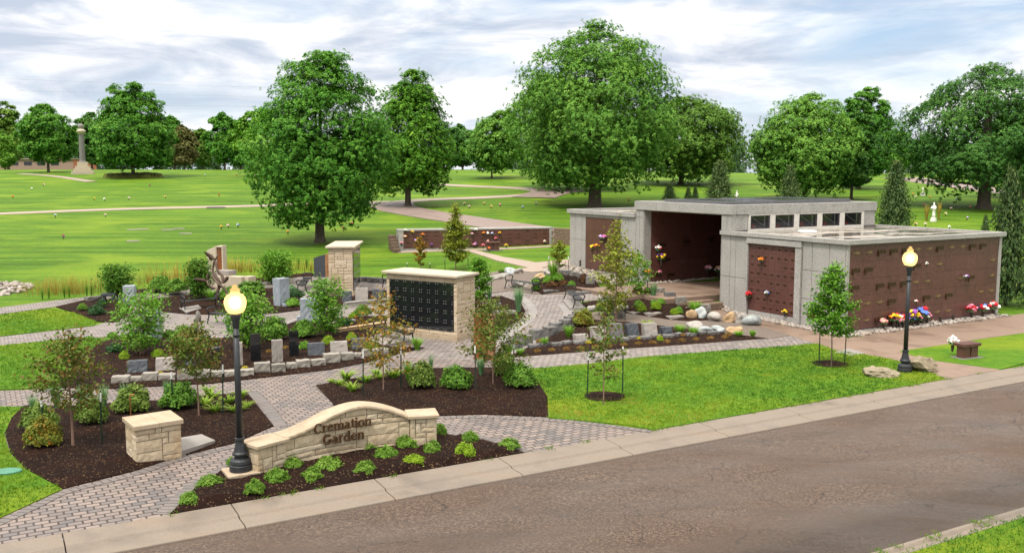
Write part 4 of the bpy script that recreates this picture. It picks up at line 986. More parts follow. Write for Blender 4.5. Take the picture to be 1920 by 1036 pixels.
for i in range(9):
    x=684+i*11.5; block(G(x,529+i*.8),.42,.35,.28,R(i*7),'dark_stone',i+130,'dark rough block, %s from left in the low row behind the columbaria'%nth(i),group='dark blocks behind the columbaria')
for i,(x0,x1,y0,h) in enumerate([(1020,1068,549,.12),(1068,1120,552,.12),(1130,1200,566,.22),(1200,1240,562,.22),(905,940,575,.16),(925,968,590,.16)]):
    p=G((x0+x1)/2,y0); k=mpp(p); block(p,(x1-x0)*k,.4,h,R(6),('dark_stone','dark_stone','dark_stone','dark_stone','gray_stone','gray_stone')[i],i+150,('flat dark stone under the small hedge of boxwoods','flat dark stone under the bronze shrub by the gravel','long grey ledge stone left of the pale sapling','long grey ledge stone right of the pale sapling','pale ledge stone right of the broad columbarium','pale ledge stone under the coppery tree by the steel slab')[i],'ledge_stone')
# ---------------------------------------------------------------- boulders
for b in [(1297,600,20,19,'tan_stone','round tan boulder at the left end of the front boulder row'),(1318,600,23,21,'blue_stone','grey boulder beside the round tan one'),(1343,604,25,15,'pale_stone','low cream boulder between grey and tan ones'),(1368,606,20,17,'tan_stone','tan boulder in the middle of the front boulder row'),(1389,607,22,18,'pale_stone','white boulder next to the largest grey one'),(1417,611,35,18,'blue_stone','largest grey boulder at the right end of the row'),
 (1300,617,26,14,'pale_stone','flat pale boulder behind the slanted stones'),(1325,625,27,13,'blue_stone','flat blue-grey boulder by the low green tuft'),(1354,625,24,13,'blue_stone','grey oval boulder left of the long tan one'),(1382,626,29,17,'tan_stone','long tan boulder at the right end of the lower row'),
 (1091,598,34,17,'gray_stone','mossy grey boulder at the far end of the curved block row'),(1109,584,18,14,'pale_stone','pale boulder next to the bench pad'),(1135,580,24,17,'pale_stone','white boulder below the pale sapling'),(1163,586,27,14,'pale_stone','cream speckled boulder right of the white one below the sapling'),(1160,599,16,16,'gray_stone','grey upright boulder behind the coppery shrub'),
 (957,515,22,12,'blue_stone','bluish boulder at the edge of the brown gravel'),(974,514,14,10,'pale_stone','small white boulder beside the bluish one'),(942,521,26,7,'pale_stone','flat white rock left of the bench'),(930,526,26,10,'pale_stone','jagged white rock left of the bench'),(953,541,13,9,'pale_stone','small pale boulder under the backless bench'),(979,540,26,12,'pale_stone','striped boulder under the backless bench'),(1013,522,20,9,'tan_stone','orange boulder at the far side of the brown gravel'),(1026,516,13,9,'pale_stone','grey-white boulder behind the boxwood hedge'),(906,534,22,15,'pale_stone','white boulder behind the small green tree'),(944,592,16,10,'pale_stone','pale boulder behind the blue grass clump'),
 (1658,710,56,20,'slab_rock','flat mossy slab rock left of the far lamp post'),(1730,698,54,24,'slab_rock','brown layered slab rock right of the far lamp post')]: rock(*b)
# ---------------------------------------------------------------- steel, slate and limestone monuments
p=G(900,674); e=empty('steel_monument',p,R(-14)); tag(e,'rusty weathering-steel slab on a cedar post behind the coppery tree','monument')
m=MB(); m.bx(-.22,.28,0,.10,-.05,1.66); m.ob('steel_plate',M['corten'],e,bevel=.006)
m=MB(); m.bx(.285,.52,.0,.24,-.05,1.62); m.ob('cedar_post',M['cedar'],e,bevel=.01)
m=MB(); m.bx(-.25,.6,-.06,.3,-.1,.07); m.ob('footing',M['corten'],e,bevel=.01)
p=G(603,520); e=empty('slate_monument',p,R(4)); tag(e,'dark slate slab with a sloping top edged by a cedar board','monument')
m=MB(); m.add([(-.42,0,-.2),(.22,0,-.2),(.22,0,1.32),(-.42,0,1.12),(-.42,.14,-.2),(.22,.14,-.2),(.22,.14,1.32),(-.42,.14,1.12)],[(0,1,2,3),(5,4,7,6),(3,2,6,7),(4,0,3,7),(1,5,6,2),(4,5,1,0)]); m.ob('slate_panel',M['dark_slab'],e)
m=MB(); m.bx(.223,.33,0,.2,-.2,1.34); m.bx(.334,.42,.02,.18,-.2,1.32); m.ob('cedar_board',M['cedar'],e,bevel=.006)
p=G(405,538); e=empty('limestone_monument',p,R(-14)); tag(e,'limestone slab monument with a rusty inset panel and a low curved seat wall','monument')
def slope(m,x0,x1,y0,y1,z0,za,zb): return m.add([(x0,y0,z0),(x1,y0,z0),(x1,y0,zb),(x0,y0,za),(x0,y1,z0),(x1,y1,z0),(x1,y1,zb),(x0,y1,za)],[(0,1,2,3),(5,4,7,6),(3,2,6,7),(4,0,3,7),(1,5,6,2),(4,5,1,0)])
m=MB(); slope(m,-.48,.05,0,.4,-.3,1.98,2.2); slope(m,.05,.50,.0,.4,1.98,2.2,2.24) if 0 else None
m.bx(.053,.10,0,.4,-.3,2.22); m.bx(.40,.47,0,.4,-.3,2.24); m.bx(.103,.397,0,.4,2.14,2.23); m.ob('limestone_slab',M['cap_pale'],e,bevel=.01)
m=MB(); m.bx(.103,.397,.05,.12,.0,2.137); m.ob('rust_panel',M['corten'],e)
m=MB(); m.bx(-.36,-.14,-.015,-.001,1.45,1.75); m.ob('name_plate',M['bronze'],e)
m=MB()
for k,(a,b,y,z) in enumerate(((.2,1.05,-.75,.62),(1.055,2.05,-.80,.62),(2.055,2.45,-.65,.62))): m.box(((a+b)/2,y+.25,.2),(b-a,.5,1.0),R((6,-6,-20)[k]))
m.ob('seat_wall',M['cap_pale'],e,bevel=.012)
m=MB(); m.box((.75,-.2,.84),(.95,.6,.24),R(-14)); m.ob('granite_tablet',M['light_slab'],e,bevel=.012)
# bronze leaf sculpture
p=G(410,574); e=empty('leaf_sculpture',p,R(-6)); tag(e,'weathered bronze sculpture of curling stems and winged leaves','sculpture')
k=mpp(p)
def S(x,y,d=0): return ((x-410)*k,d,(574-y)*k)
m=MB(); m.tube(catmull([S(411,574),S(408,560),S(409,545),S(413,531,.05),S(400,510,.1),S(401,497,.1),S(405,486,.05)],6),[.10]*10+[.075]*14+[.05]*13,10); m.tube(catmull([S(398,514,.1),S(404,523,.0),S(413,531,-.1),S(424,540,-.1),S(430,552,-.1),S(433,565,-.05)],5),.055,8); m.tube(catmull([S(405,487,.05),S(411,507,0),S(419,517,0),S(421,530,-.05)],5),[.06]*6+[.075]*10,8); m.tube(catmull([S(406,486,.05),S(411,478,.05),S(413,470,.1),S(412,463,.1)],5),[.04]*6+[.018]*10,6)
m.ob('stem',M['sculpt'],e,smooth=True)
def blade(a,b,w,bend,th=.035):
    A,B=Vector(a),Vector(b); n=9; L_=B-A; side=L_.cross(Vector((0,1,0))).normalized(); vs=[]
    for i in range(n+1):
        t=i/n; c=A+L_*t+Vector((0,bend*math.sin(t*math.pi),0))+side*bend*.4*math.sin(t*math.pi); q=w*math.sin(math.pi*min(1,t*.93+.07))**.8*.5
        vs+=[c-side*q,c+Vector((0,-th,0)),c+side*q,c+Vector((0,th,0))]
    m=MB(); m.add(vs,[(i*4+j,i*4+(j+1)%4,i*4+4+(j+1)%4,i*4+4+j) for i in range(n) for j in range(4)]+[(3,2,1,0),(n*4,n*4+1,n*4+2,n*4+3)]); return m
for a,b,w,bd in ((S(406,486,0),S(390,470,-.3),.20,.1),(S(388,526,0),S(371,520,-.5),.2,.08),(S(390,524,0),S(396,511,-.2),.2,.06),(S(388,526,0),S(395,532,-.3),.16,.04),(S(394,534,0),S(416,537,-.5),.2,-.1),(S(421,530,0),S(438,516,-.4),.20,.12),(S(424,534,0),S(432,534,-.6),.1,.03),(S(410,538,0),S(418,532,-.5),.16,.05)):
    blade(a,b,w,bd).ob('leaf_blade',M['sculpt'],e,smooth=True)
# ---------------------------------------------------------------- benches
def make_bench(L_,label):
    e=empty('garden_bench',(0,0,0)); tag(e,label,'bench')
    m=MB()
    for i in range(7): m.bx(-L_/2+.03,L_/2-.03,-.21+i*.062,-.165+i*.062,.435,.45)
    m.bx(-.02,.02,-.21,.21,.41,.434); m.ob('seat',M['iron'],e)
    for s in (-1,1):
        x=s*L_/2; m=MB()
        m.tube(catmull([(x,-.30,0),(x,-.25,.12),(x,-.19,.30),(x,-.20,.43),(x,-.27,.56),(x,-.22,.66),(x,0,.68),(x,.22,.66),(x,.27,.56),(x,.20,.43),(x,.19,.30),(x,.25,.12),(x,.30,0)],5),.028,8)
        m.tube(catmull([(x,-.20,.43),(x,-.1,.40),(x,0,.38),(x,.1,.40),(x,.20,.43)],4),.02,6); m.tube([(x,-.21,.43),(x,.21,.43)],.02,6)
        m.ob('end_frame',M['iron'],e,smooth=True)
    return e
def put_bench(p1,p2,label):
    a,b=G(*p1),G(*p2); d=b-a; e=make_bench(max(1.0,d.length),label); e.location=(a+b)/2+Vector((0,0,.04)); e.rotation_euler=(0,math.asin(max(-.3,min(.3,-(d.z)/d.length))),math.atan2(d.y,d.x)); return e
put_bench((954,541),(1005,549),'black iron bench set before the brown gravel, seen from the front')
put_bench((1068,562),(1085,580),'black slatted iron bench on a white pad, pointing towards the camera')
put_bench((566,551),(577,536),'black slatted iron bench between the blue-grey column and the slate slab')
put_bench((766,648),(712,633),'black iron bench in front of the broad columbarium, half behind the coppery sapling')
put_bench((344,584),(408,577),'black iron bench left of the bronze sculpture')
put_bench((486,615),(398,606),'black iron bench behind the lamp post and multi-stem tree')
put_bench((727,540),(748,537),'black iron bench behind the broad columbarium, only its arm showing')
p=G(203,566); m=MB(); k=mpp(p); m.bx(-12*k,12*k,0,.45,.30,.42); m.bx(-10*k,-6*k,.05,.4,-.05,.297); m.bx(6*k,10*k,.05,.4,-.05,.297); o=m.ob('stone_bench',M['dark_slab'],None,p,R(12),bevel=.01); tag(o,'low polished dark stone bench on rough blocks at the left path','bench')
# ---------------------------------------------------------------- lamp posts
def make_lamp(label):
    e=empty('street_lamp',(0,0,0)); tag(e,label,'street lamp')
    m=MB(); m.lathe([(.235,0),(.235,.13),(.21,.15),(.225,.18),(.215,.24),(.17,.28),(.12,.30),(.12,.33),(.165,.36),(.17,.40),(.14,.44)],28)
    m.lathe([(.135,.441),(.12,.50),(.095,.62),(.09,.68),(.105,.69),(.105,.74),(.085,.75)],10); m.ob('base',M['lamp_iron'],e,bevel=0)
    m=MB(); m.tube([(0,0,.7),(0,0,2.0),(0,0,3.2)],[.074,.066,.058],16); m.lathe([(.07,3.02),(.078,3.05),(.07,3.08)],20); m.lathe([(.058,3.2),(.07,3.24),(.075,3.34),(.10,3.44),(.105,3.50),(.07,3.53)],20); m.ob('pole',M['lamp_iron'],e,smooth=True)
    gz=3.53
    m=MB(); m.lathe([(.09,0),(.15,.02),(.20,.10),(.228,.20),(.230,.28),(.21,.35),(.17,.395),(.175,.41),(.125,.43),(.095,.46),(.085,.50)],32,(0,0,gz)); 
    m.ob('globe',M['globe'],e,smooth=True)
    m=MB(); m.lathe([(.10,0),(.105,.03),(.05,.075),(.055,.09),(.045,.12),(.0,.14)],24,(0,0,gz+.50)); m.ob('finial',M['globe_cap'],e,smooth=True)
    m=MB(); m.ball((0,0,gz+.24),.085,0,0,3,(1,1,1.3)); m.ob('bulb',M['bulb'],e,smooth=True)
    return e
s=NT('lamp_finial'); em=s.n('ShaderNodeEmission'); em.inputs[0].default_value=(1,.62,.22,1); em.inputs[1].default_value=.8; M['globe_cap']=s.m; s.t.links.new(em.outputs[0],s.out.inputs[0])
p=G(452,899); la=make_lamp('tall black lamp post with a glowing globe beside the entrance sign'); la.location=p+Vector((0,0,.22)); la.scale=(1,1,.965)
m=MB(); m.bx(-.34,.34,-.34,.34,-.3,.22); o=m.ob('lamp_footing',M['cap'],None,p,R(30),bevel=.01); tag(o,'square tan concrete footing under the lamp by the sign','footing')
p=G(1696,698); lb=copy_tree(la); lb['label']='black lamp post with a glowing globe on the lawn in front of the crypt wall'; lb.location=p+Vector((0,0,.02)); lb.scale=(1,1,1)

m=MB(); m.lathe([(.36,-.2),(.36,.02),(.3,.03)],24); o=m.ob('lamp_footing',M['dark_stone'],None,p); tag(o,'low round footing under the lamp between two slab rocks','footing')
c=G(14,888); m=MB(); m.lathe([(.0,-.03),(.36,-.03),(.36,.045),(.33,.06),(0,.062)],28); m.v=[(x*.85,y*.55,z) for x,y,z in m.v]; o=m.ob('valve_cover',M['valve'],None,c+Vector((0,0,.03)),R(10),smooth=False); tag(o,'oval green plastic valve cover in the lawn at the left edge','valve cover')
# ---------------------------------------------------------------- foliage generators (numpy)
def unit(a): return a/np.maximum(np.linalg.norm(a,axis=1,keepdims=True),1e-6)
def leaf_mesh(name,pos,nor,tip,Ln,Wd,tint,fold=.18):
    """one folded quad per leaf"""
    tip=unit(tip-nor*np.sum(tip*nor,1,keepdims=True)); b=np.cross(nor,tip); Ln=Ln[:,None]; Wd=Wd[:,None]; n=len(pos)
    V=np.empty((n,4,3)); V[:,0]=pos-tip*Ln*.5; V[:,1]=pos+b*Wd*.5+nor*Wd*fold-tip*Ln*.05; V[:,2]=pos+tip*Ln*.5-nor*Ln*.08; V[:,3]=pos-b*Wd*.5+nor*Wd*fold-tip*Ln*.05
    return quads(name,V.reshape(-1,3),np.arange(n*4).reshape(n,4),tint)
def quads(name,V,Fc,tint):
    me=bpy.data.meshes.new(name); me.vertices.add(len(V)); me.vertices.foreach_set('co',V.astype(np.float32).ravel())
    n=len(Fc); me.loops.add(n*4); me.loops.foreach_set('vertex_index',Fc.astype(np.int32).ravel()); me.polygons.add(n); me.polygons.foreach_set('loop_start',np.arange(0,n*4,4,dtype=np.int32))
    me.update(calc_edges=True); at=me.attributes.new('tint','FLOAT','FACE'); at.data.foreach_set('value',tint.astype(np.float32)); return me
def rdir(r,n): return unit(r.normal(size=(n,3)))
def crown(name,seed,h0,h1,Rr,prof,nc,nl,cr,leaf,lob=.16,asp=.62,lean=(0,0),squash=.62,holes=0.0,up=.35,inner=.35,droop=.25):
    r=np.random.default_rng(seed); hs=np.array([p[0] for p in prof]); rs=np.array([p[1] for p in prof])
    hf=np.linspace(0,1,200); w=np.interp(hf,hs,rs)**1.25+.03; h=r.choice(hf,nc,p=w/w.sum())+r.uniform(-.004,.004,nc)
    an=r.uniform(0,2*np.pi,nc); ph=r.uniform(0,6,6)
    ln=1+lob*(.5*np.sin(2*an+ph[0]+3*h)+.4*np.sin(3*an+ph[1]-6*h)+.45*np.sin(5*an+ph[2]+14*h))+r.normal(0,lob*.35,nc)
    fr=np.where(r.random(nc)<inner,r.uniform(.25,.75,nc),r.uniform(.76,1.0,nc)); rad=np.interp(h,hs,rs)*Rr*ln*fr
    C=np.stack([np.cos(an)*rad+lean[0]*h,np.sin(an)*rad+lean[1]*h,h0+(h1-h0)*(h+r.normal(0,.012,nc))],1)
    C[:,2]-=droop*cr*np.clip(fr-.6,0,1)*2
    if holes: 
        k=r.random(nc)>holes*(np.sin(an*3+ph[3]+h*9)>.3); C=C[k]; fr=fr[k]; nc=len(C)
    size=cr*r.uniform(.65,1.35,nc); size*=np.interp((C[:,2]-h0)/(h1-h0),[0,.75,1],[1,1,.66])
    ax=np.array([lean[0]*.5,lean[1]*.5,h0+(h1-h0)*.38]); outw=unit((C-ax)*np.array([1,1,.8]))
    nt=max(8,int(nl/3.7)); ti_=np.repeat(np.arange(nc),nt); m_=len(ti_); o=outw[ti_]            # twigs on the outer side of each clump
    d=unit(rdir(r,m_)*.9+o*.62+np.array([0,0,up+.12])); q=size[ti_]*(.40+.66*r.random(m_)**.5)*np.where(r.random(m_)<.07,1.35,1.0)
    tw=C[ti_]+d*q[:,None]*np.array([1,1,squash+.1]); axs=unit(d*.7+o*.5+np.array([0,0,-.18])+r.normal(0,.2,(m_,3)))
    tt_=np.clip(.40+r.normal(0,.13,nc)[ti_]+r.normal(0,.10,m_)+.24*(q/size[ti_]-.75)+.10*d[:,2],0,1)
    per=11; idx=np.repeat(np.arange(m_),per); n=len(idx); a_=axs[idx]; pv=rdir(r,n); pv=unit(pv-a_*np.sum(pv*a_,1,keepdims=True))
    ld=unit(a_*.55+pv*.9+np.array([0,0,-.12])); L_=leaf*.92*r.uniform(.65,1.3,n); pos=tw[idx]+ld*L_[:,None]*.55+r.normal(0,leaf*.25,(n,3))
    nor=unit(np.array([0,0,.85])+a_*.5+d[idx]*.25+r.normal(0,.34,(n,3)))
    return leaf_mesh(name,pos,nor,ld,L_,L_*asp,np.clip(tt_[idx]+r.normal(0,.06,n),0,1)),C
PAL={
'maple':m_leaf('maple_leaf',[(0.05, (0.0206, 0.0801, 0.0101)), (0.35, (0.058, 0.1885, 0.0188)), (0.65, (0.1096, 0.2804, 0.0284)), (1, (0.25, 0.4407, 0.0754))]),
'maple2':m_leaf('bright_maple_leaf',[(0.05, (0.0314, 0.1049, 0.0103)), (0.35, (0.0859, 0.2348, 0.0193)), (0.65, (0.157, 0.33, 0.0274)), (1, (0.2961, 0.4752, 0.0604))]),
'oak':m_leaf('oak_leaf',[(0.05, (0.0344, 0.1058, 0.0156)), (0.35, (0.0942, 0.2351, 0.0308)), (0.65, (0.1621, 0.325, 0.0437)), (1, (0.2963, 0.4653, 0.0883))]),
'dark':m_leaf('dark_tree_leaf',[(0.05, (0.0195, 0.0637, 0.0146)), (0.35, (0.0566, 0.1626, 0.0286)), (0.65, (0.1032, 0.2346, 0.0427)), (1, (0.214, 0.3629, 0.0768))]),
'olive':m_leaf('olive_tree_leaf',[(0.05, (0.0323, 0.0845, 0.0129)), (0.35, (0.0905, 0.1965, 0.0253)), (0.65, (0.1497, 0.2669, 0.0342)), (1, (0.2555, 0.3816, 0.0645))]),
'brown':m_leaf('brownish_tree_leaf',[(.1,(.070,.075,.022)),(.5,(.135,.135,.040)),(1,(.21,.20,.07))]),
'spruce':m_leaf('spruce_needle',[(.1,(.018,.042,.014)),(.45,(.045,.088,.026)),(.7,(.085,.135,.040)),(1,(.22,.24,.075))],.1),
'copper':m_leaf('coppery_leaf',[(0.0, (0.1428, 0.0647, 0.0202)), (0.18, (0.1428, 0.1081, 0.0246)), (0.36, (0.0904, 0.1411, 0.0202)), (0.7, (0.1333, 0.2117, 0.0336)), (1, (0.2475, 0.3058, 0.0672))]),
'orange':m_leaf('orange_green_leaf',[(0.0, (0.297, 0.088, 0.0132)), (0.25, (0.297, 0.143, 0.0176)), (0.5, (0.165, 0.1705, 0.0198)), (0.8, (0.1595, 0.2145, 0.0308)), (1, (0.33, 0.297, 0.055))]),
'lime':m_leaf('lime_leaf',[(0.1, (0.0998, 0.1837, 0.0084)), (0.5, (0.1785, 0.2992, 0.0126)), (1, (0.294, 0.399, 0.0315))]),
'fresh':m_leaf('fresh_green_leaf',[(0.1, (0.0567, 0.162, 0.0135)), (0.5, (0.1215, 0.2767, 0.0243)), (1, (0.27, 0.459, 0.0675))]),
'yellowgreen':m_leaf('yellow_green_leaf',[(0.1, (0.1092, 0.138, 0.0115)), (0.5, (0.1955, 0.23, 0.0207)), (1, (0.322, 0.345, 0.0575))]),
'green':m_leaf('shrub_leaf',[(0.1, (0.0338, 0.104, 0.0104)), (0.5, (0.0858, 0.2015, 0.0208)), (1, (0.208, 0.351, 0.0455))]),
'mound':m_leaf('mound_leaf',[(0.1, (0.0451, 0.123, 0.0099)), (0.5, (0.1037, 0.2128, 0.0198)), (1, (0.2075, 0.3216, 0.0495))]),
'darkgreen':m_leaf('juniper_leaf',[(.1,(.012,.042,.014)),(.5,(.024,.074,.022)),(1,(.05,.12,.035))]),
'bluegrass':m_leaf('blue_grass_blade',[(0.1, (0.054, 0.1418, 0.0607)), (0.5, (0.1148, 0.243, 0.108)), (1, (0.2295, 0.378, 0.1755))]),
'blade':m_leaf('daylily_blade',[(0.1, (0.075, 0.1625, 0.015)), (0.5, (0.1438, 0.2562, 0.025)), (0.85, (0.2375, 0.3375, 0.0375)), (1, (0.4125, 0.3, 0.05))]),
'straw':m_leaf('straw_grass_blade',[(0.1, (0.176, 0.154, 0.033)), (0.5, (0.319, 0.242, 0.0495)), (1, (0.462, 0.33, 0.077))]),
'maroon':m_leaf('maroon_leaf',[(.1,(.045,.020,.012)),(.5,(.095,.045,.020)),(1,(.17,.09,.03))]),
'gold':m_leaf('gold_sedum',[(.1,(.24,.20,.012)),(.5,(.40,.33,.02)),(1,(.55,.46,.05))]),
'rust':m_leaf('rust_sedum',[(.1,(.11,.055,.015)),(.5,(.20,.11,.025)),(1,(.30,.19,.05))])}
def limbs(m,C,h_lo,trunk_r,top_h,seed,nb=14,rr=.34):
    rn=random.Random(seed); idx=rn.sample(range(len(C)),min(nb,len(C)))
    for i in idx:
        c=Vector(C[i]); 
        if c.z<h_lo: continue
        z0=rn.uniform(h_lo*.8,max(h_lo,min(c.z*.75,top_h*.6))); a=Vector((0,0,z0)); k=trunk_r*rr*rn.uniform(.6,1.2); md=a.lerp(c,.5)+Vector((0,0,(c.z-z0)*-.05+rn.uniform(-.2,.3)))
        m.tube(catmull([a,md,c],4),[k*(1-.09*j) for j in range(9)],6,False)
def big_tree(name,p,height,radius,prof,pal,label,seed,crown_lo=.14,trunk_r=.4,nc=380,nl=85,leaf=.3,cr=None,lean=(0,0),lob=.16,group='shade trees of the cemetery',bark='bark',fork=False,holes=0,inner=.35,droop=.25,sub=0):
    e=empty(name,p); tag(e,label,'tree',group)
    h0=height*(crown_lo+.04); cr=(cr*1.18 if cr else radius*.25)
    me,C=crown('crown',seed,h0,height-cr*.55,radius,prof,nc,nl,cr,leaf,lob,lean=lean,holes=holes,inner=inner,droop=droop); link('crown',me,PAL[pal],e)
    m=MB(); m.tube([(0,0,-.4),(0,0,.0),(.0,0,.35),(.02,0,h0*.8+.6),(lean[0]*.3,lean[1]*.3,height*.45),(lean[0]*.6,lean[1]*.6,height*.8)],[trunk_r*1.9,trunk_r*1.55,trunk_r*1.12,trunk_r*.9,trunk_r*.55,trunk_r*.12],14)
    limbs(m,C,h0*.9,trunk_r,height,seed)
    if fork: m.tube(catmull([(0,0,h0*.5),(radius*.10,-.1,h0*1.0),(radius*.2,-.2,h0*1.9)],4),[trunk_r*.6]*5+[trunk_r*.4]*4,8)
    m.ob('trunk',M[bark],e,smooth=True); return e
# ---------------------------------------------------------------- the large trees
OV=[(0,.50),(.08,.78),(.22,.97),(.36,1.0),(.52,.92),(.68,.76),(.82,.56),(.93,.32),(1,.06)]
ROUND=[(0,.42),(.1,.75),(.25,.95),(.42,1.0),(.6,.95),(.76,.80),(.9,.52),(1,.12)]
CONE=[(0,.62),(.1,.9),(.25,1.0),(.42,.90),(.6,.68),(.78,.44),(.92,.22),(1,.05)]
def tree_at(name,px,py,top_,xl,xr,pal,label,seed,prof=OV,Y=None,zl=.14,tr=.016,leafpx=3.0,n=1.0,**k):
    p=G(px,py) if Y is None else GY(px,Y); q=mpp(p); h=H(p,top_); r=(xr-xl)/2*q; off=((xl+xr)/2-px)*q
    return big_tree(name,p,h,r*.84,prof,pal,label,seed,crown_lo=zl,trunk_r=max(.1,h*tr),nc=int(k.pop('nc',330)*n*.78),nl=k.pop('nl',95),leaf=max(.16,leafpx*q*1.5),lean=(off,0),**k)
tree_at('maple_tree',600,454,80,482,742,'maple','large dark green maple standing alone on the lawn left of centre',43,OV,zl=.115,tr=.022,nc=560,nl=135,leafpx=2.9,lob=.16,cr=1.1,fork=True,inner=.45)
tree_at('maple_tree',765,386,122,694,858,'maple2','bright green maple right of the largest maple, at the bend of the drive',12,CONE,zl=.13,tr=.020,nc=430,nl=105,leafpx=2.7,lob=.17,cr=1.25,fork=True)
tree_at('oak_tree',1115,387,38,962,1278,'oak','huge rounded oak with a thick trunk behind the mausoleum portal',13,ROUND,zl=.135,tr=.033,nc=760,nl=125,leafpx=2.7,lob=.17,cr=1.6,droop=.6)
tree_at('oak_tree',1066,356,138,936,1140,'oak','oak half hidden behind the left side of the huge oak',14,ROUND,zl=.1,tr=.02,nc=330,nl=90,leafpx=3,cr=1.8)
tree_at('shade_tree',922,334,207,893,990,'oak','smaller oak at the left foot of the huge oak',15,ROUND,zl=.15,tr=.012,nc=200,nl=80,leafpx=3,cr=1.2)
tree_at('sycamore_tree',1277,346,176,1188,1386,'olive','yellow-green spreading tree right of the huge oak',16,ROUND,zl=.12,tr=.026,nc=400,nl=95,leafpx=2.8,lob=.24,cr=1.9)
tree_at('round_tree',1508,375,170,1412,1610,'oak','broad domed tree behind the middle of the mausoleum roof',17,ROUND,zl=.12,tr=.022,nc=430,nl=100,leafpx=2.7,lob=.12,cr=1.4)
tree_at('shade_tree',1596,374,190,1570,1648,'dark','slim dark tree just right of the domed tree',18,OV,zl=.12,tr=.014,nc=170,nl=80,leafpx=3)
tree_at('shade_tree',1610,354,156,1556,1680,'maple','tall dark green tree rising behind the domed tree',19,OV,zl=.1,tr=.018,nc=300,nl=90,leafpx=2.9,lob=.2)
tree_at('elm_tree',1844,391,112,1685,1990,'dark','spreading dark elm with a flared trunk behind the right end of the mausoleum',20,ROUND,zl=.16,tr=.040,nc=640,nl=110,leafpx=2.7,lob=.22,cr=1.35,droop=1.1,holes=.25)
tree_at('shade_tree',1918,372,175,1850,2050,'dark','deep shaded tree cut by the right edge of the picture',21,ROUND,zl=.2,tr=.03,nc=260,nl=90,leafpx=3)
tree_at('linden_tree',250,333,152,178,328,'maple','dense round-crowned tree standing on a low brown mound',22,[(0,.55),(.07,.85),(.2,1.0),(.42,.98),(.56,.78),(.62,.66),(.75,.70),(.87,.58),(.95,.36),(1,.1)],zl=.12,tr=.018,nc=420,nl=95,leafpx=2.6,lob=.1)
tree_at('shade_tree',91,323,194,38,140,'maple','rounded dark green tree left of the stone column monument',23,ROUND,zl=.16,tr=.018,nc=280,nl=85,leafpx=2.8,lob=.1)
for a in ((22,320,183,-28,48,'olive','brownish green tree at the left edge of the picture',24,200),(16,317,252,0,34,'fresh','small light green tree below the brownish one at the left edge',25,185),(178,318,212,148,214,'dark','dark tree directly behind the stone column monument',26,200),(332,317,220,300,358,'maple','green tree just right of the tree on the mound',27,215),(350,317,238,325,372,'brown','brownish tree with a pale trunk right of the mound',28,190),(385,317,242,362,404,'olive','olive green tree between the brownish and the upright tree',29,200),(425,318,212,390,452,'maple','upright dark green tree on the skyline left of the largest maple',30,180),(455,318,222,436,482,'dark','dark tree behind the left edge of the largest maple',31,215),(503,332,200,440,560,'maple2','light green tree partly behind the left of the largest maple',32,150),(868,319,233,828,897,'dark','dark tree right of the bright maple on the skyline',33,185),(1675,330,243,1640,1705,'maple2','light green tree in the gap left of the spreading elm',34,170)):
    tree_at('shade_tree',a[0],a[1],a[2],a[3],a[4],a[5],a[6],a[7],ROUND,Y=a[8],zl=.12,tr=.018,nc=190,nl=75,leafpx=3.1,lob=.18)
# far wood along the skyline
r=np.random.default_rng(77); P_=[]
for k in range(150):
    x=r.uniform(-200,240); y=r.uniform(262,330)
    if -17<x*250/y<-9: continue
    R_=r.uniform(3,6); Ht=r.uniform(7.5,14.5) if x<60 else r.uniform(9,15)
    for q in range(16):
        d=rdir(r,1)[0]; P_.append((x+d[0]*R_*.8,y+d[1]*R_*.8,terr(x,y)+Ht*.55+d[2]*Ht*.42))
P_=np.array(P_); idx=np.repeat(np.arange(len(P_)),44); n=len(idx); d=unit(rdir(r,n)+np.array([0,-.3,.4])); pos=P_[idx]+d*r.uniform(.6,2.4,n)[:,None]
L_=r.uniform(.6,1.2,n); me=leaf_mesh('distant_wood',pos,unit(d+np.array([0,0,.5])+r.normal(0,.4,(n,3))),rdir(r,n),L_,L_*.7,np.clip(.5+r.normal(0,.2,len(P_))[idx],0,1)); o=link('distant_wood',me,M['far_leaf']); struct(o,'stuff')
# ---------------------------------------------------------------- spruces
def spruce_mesh(seed,nb=150):
    r=np.random.default_rng(seed); pos=[];nor=[];tip=[];ln=[];ti=[]
    for i in range(nb):
        h=.05+.93*(i/nb)**.92; a=i*2.399+r.uniform(-.3,.3); L_=(1-h)**.95*.60*r.uniform(.6,1.15)+.015; k=int(16+90*L_)
        for j in range(k):
            s=(.25+.75*r.random()); d=np.array([np.cos(a),np.sin(a),.18-.25*s*(1-h)]); p=np.array([0,0,h])+d*L_*s*np.array([1,1,.42]); sd=r.normal(0,.05+.10*L_*(1-s*.6),3)*np.array([1,1,.35])
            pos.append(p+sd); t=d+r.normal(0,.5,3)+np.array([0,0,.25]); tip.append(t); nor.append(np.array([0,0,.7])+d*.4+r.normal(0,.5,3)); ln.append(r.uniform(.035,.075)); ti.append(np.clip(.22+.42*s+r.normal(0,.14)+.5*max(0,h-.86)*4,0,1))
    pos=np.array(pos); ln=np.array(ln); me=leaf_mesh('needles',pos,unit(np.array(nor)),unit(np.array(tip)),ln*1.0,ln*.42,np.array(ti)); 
    return me
SPM=[spruce_mesh(s,n) for s,n in ((1,190),(2,210))]
for me in SPM: me.materials.append(PAL['spruce'])
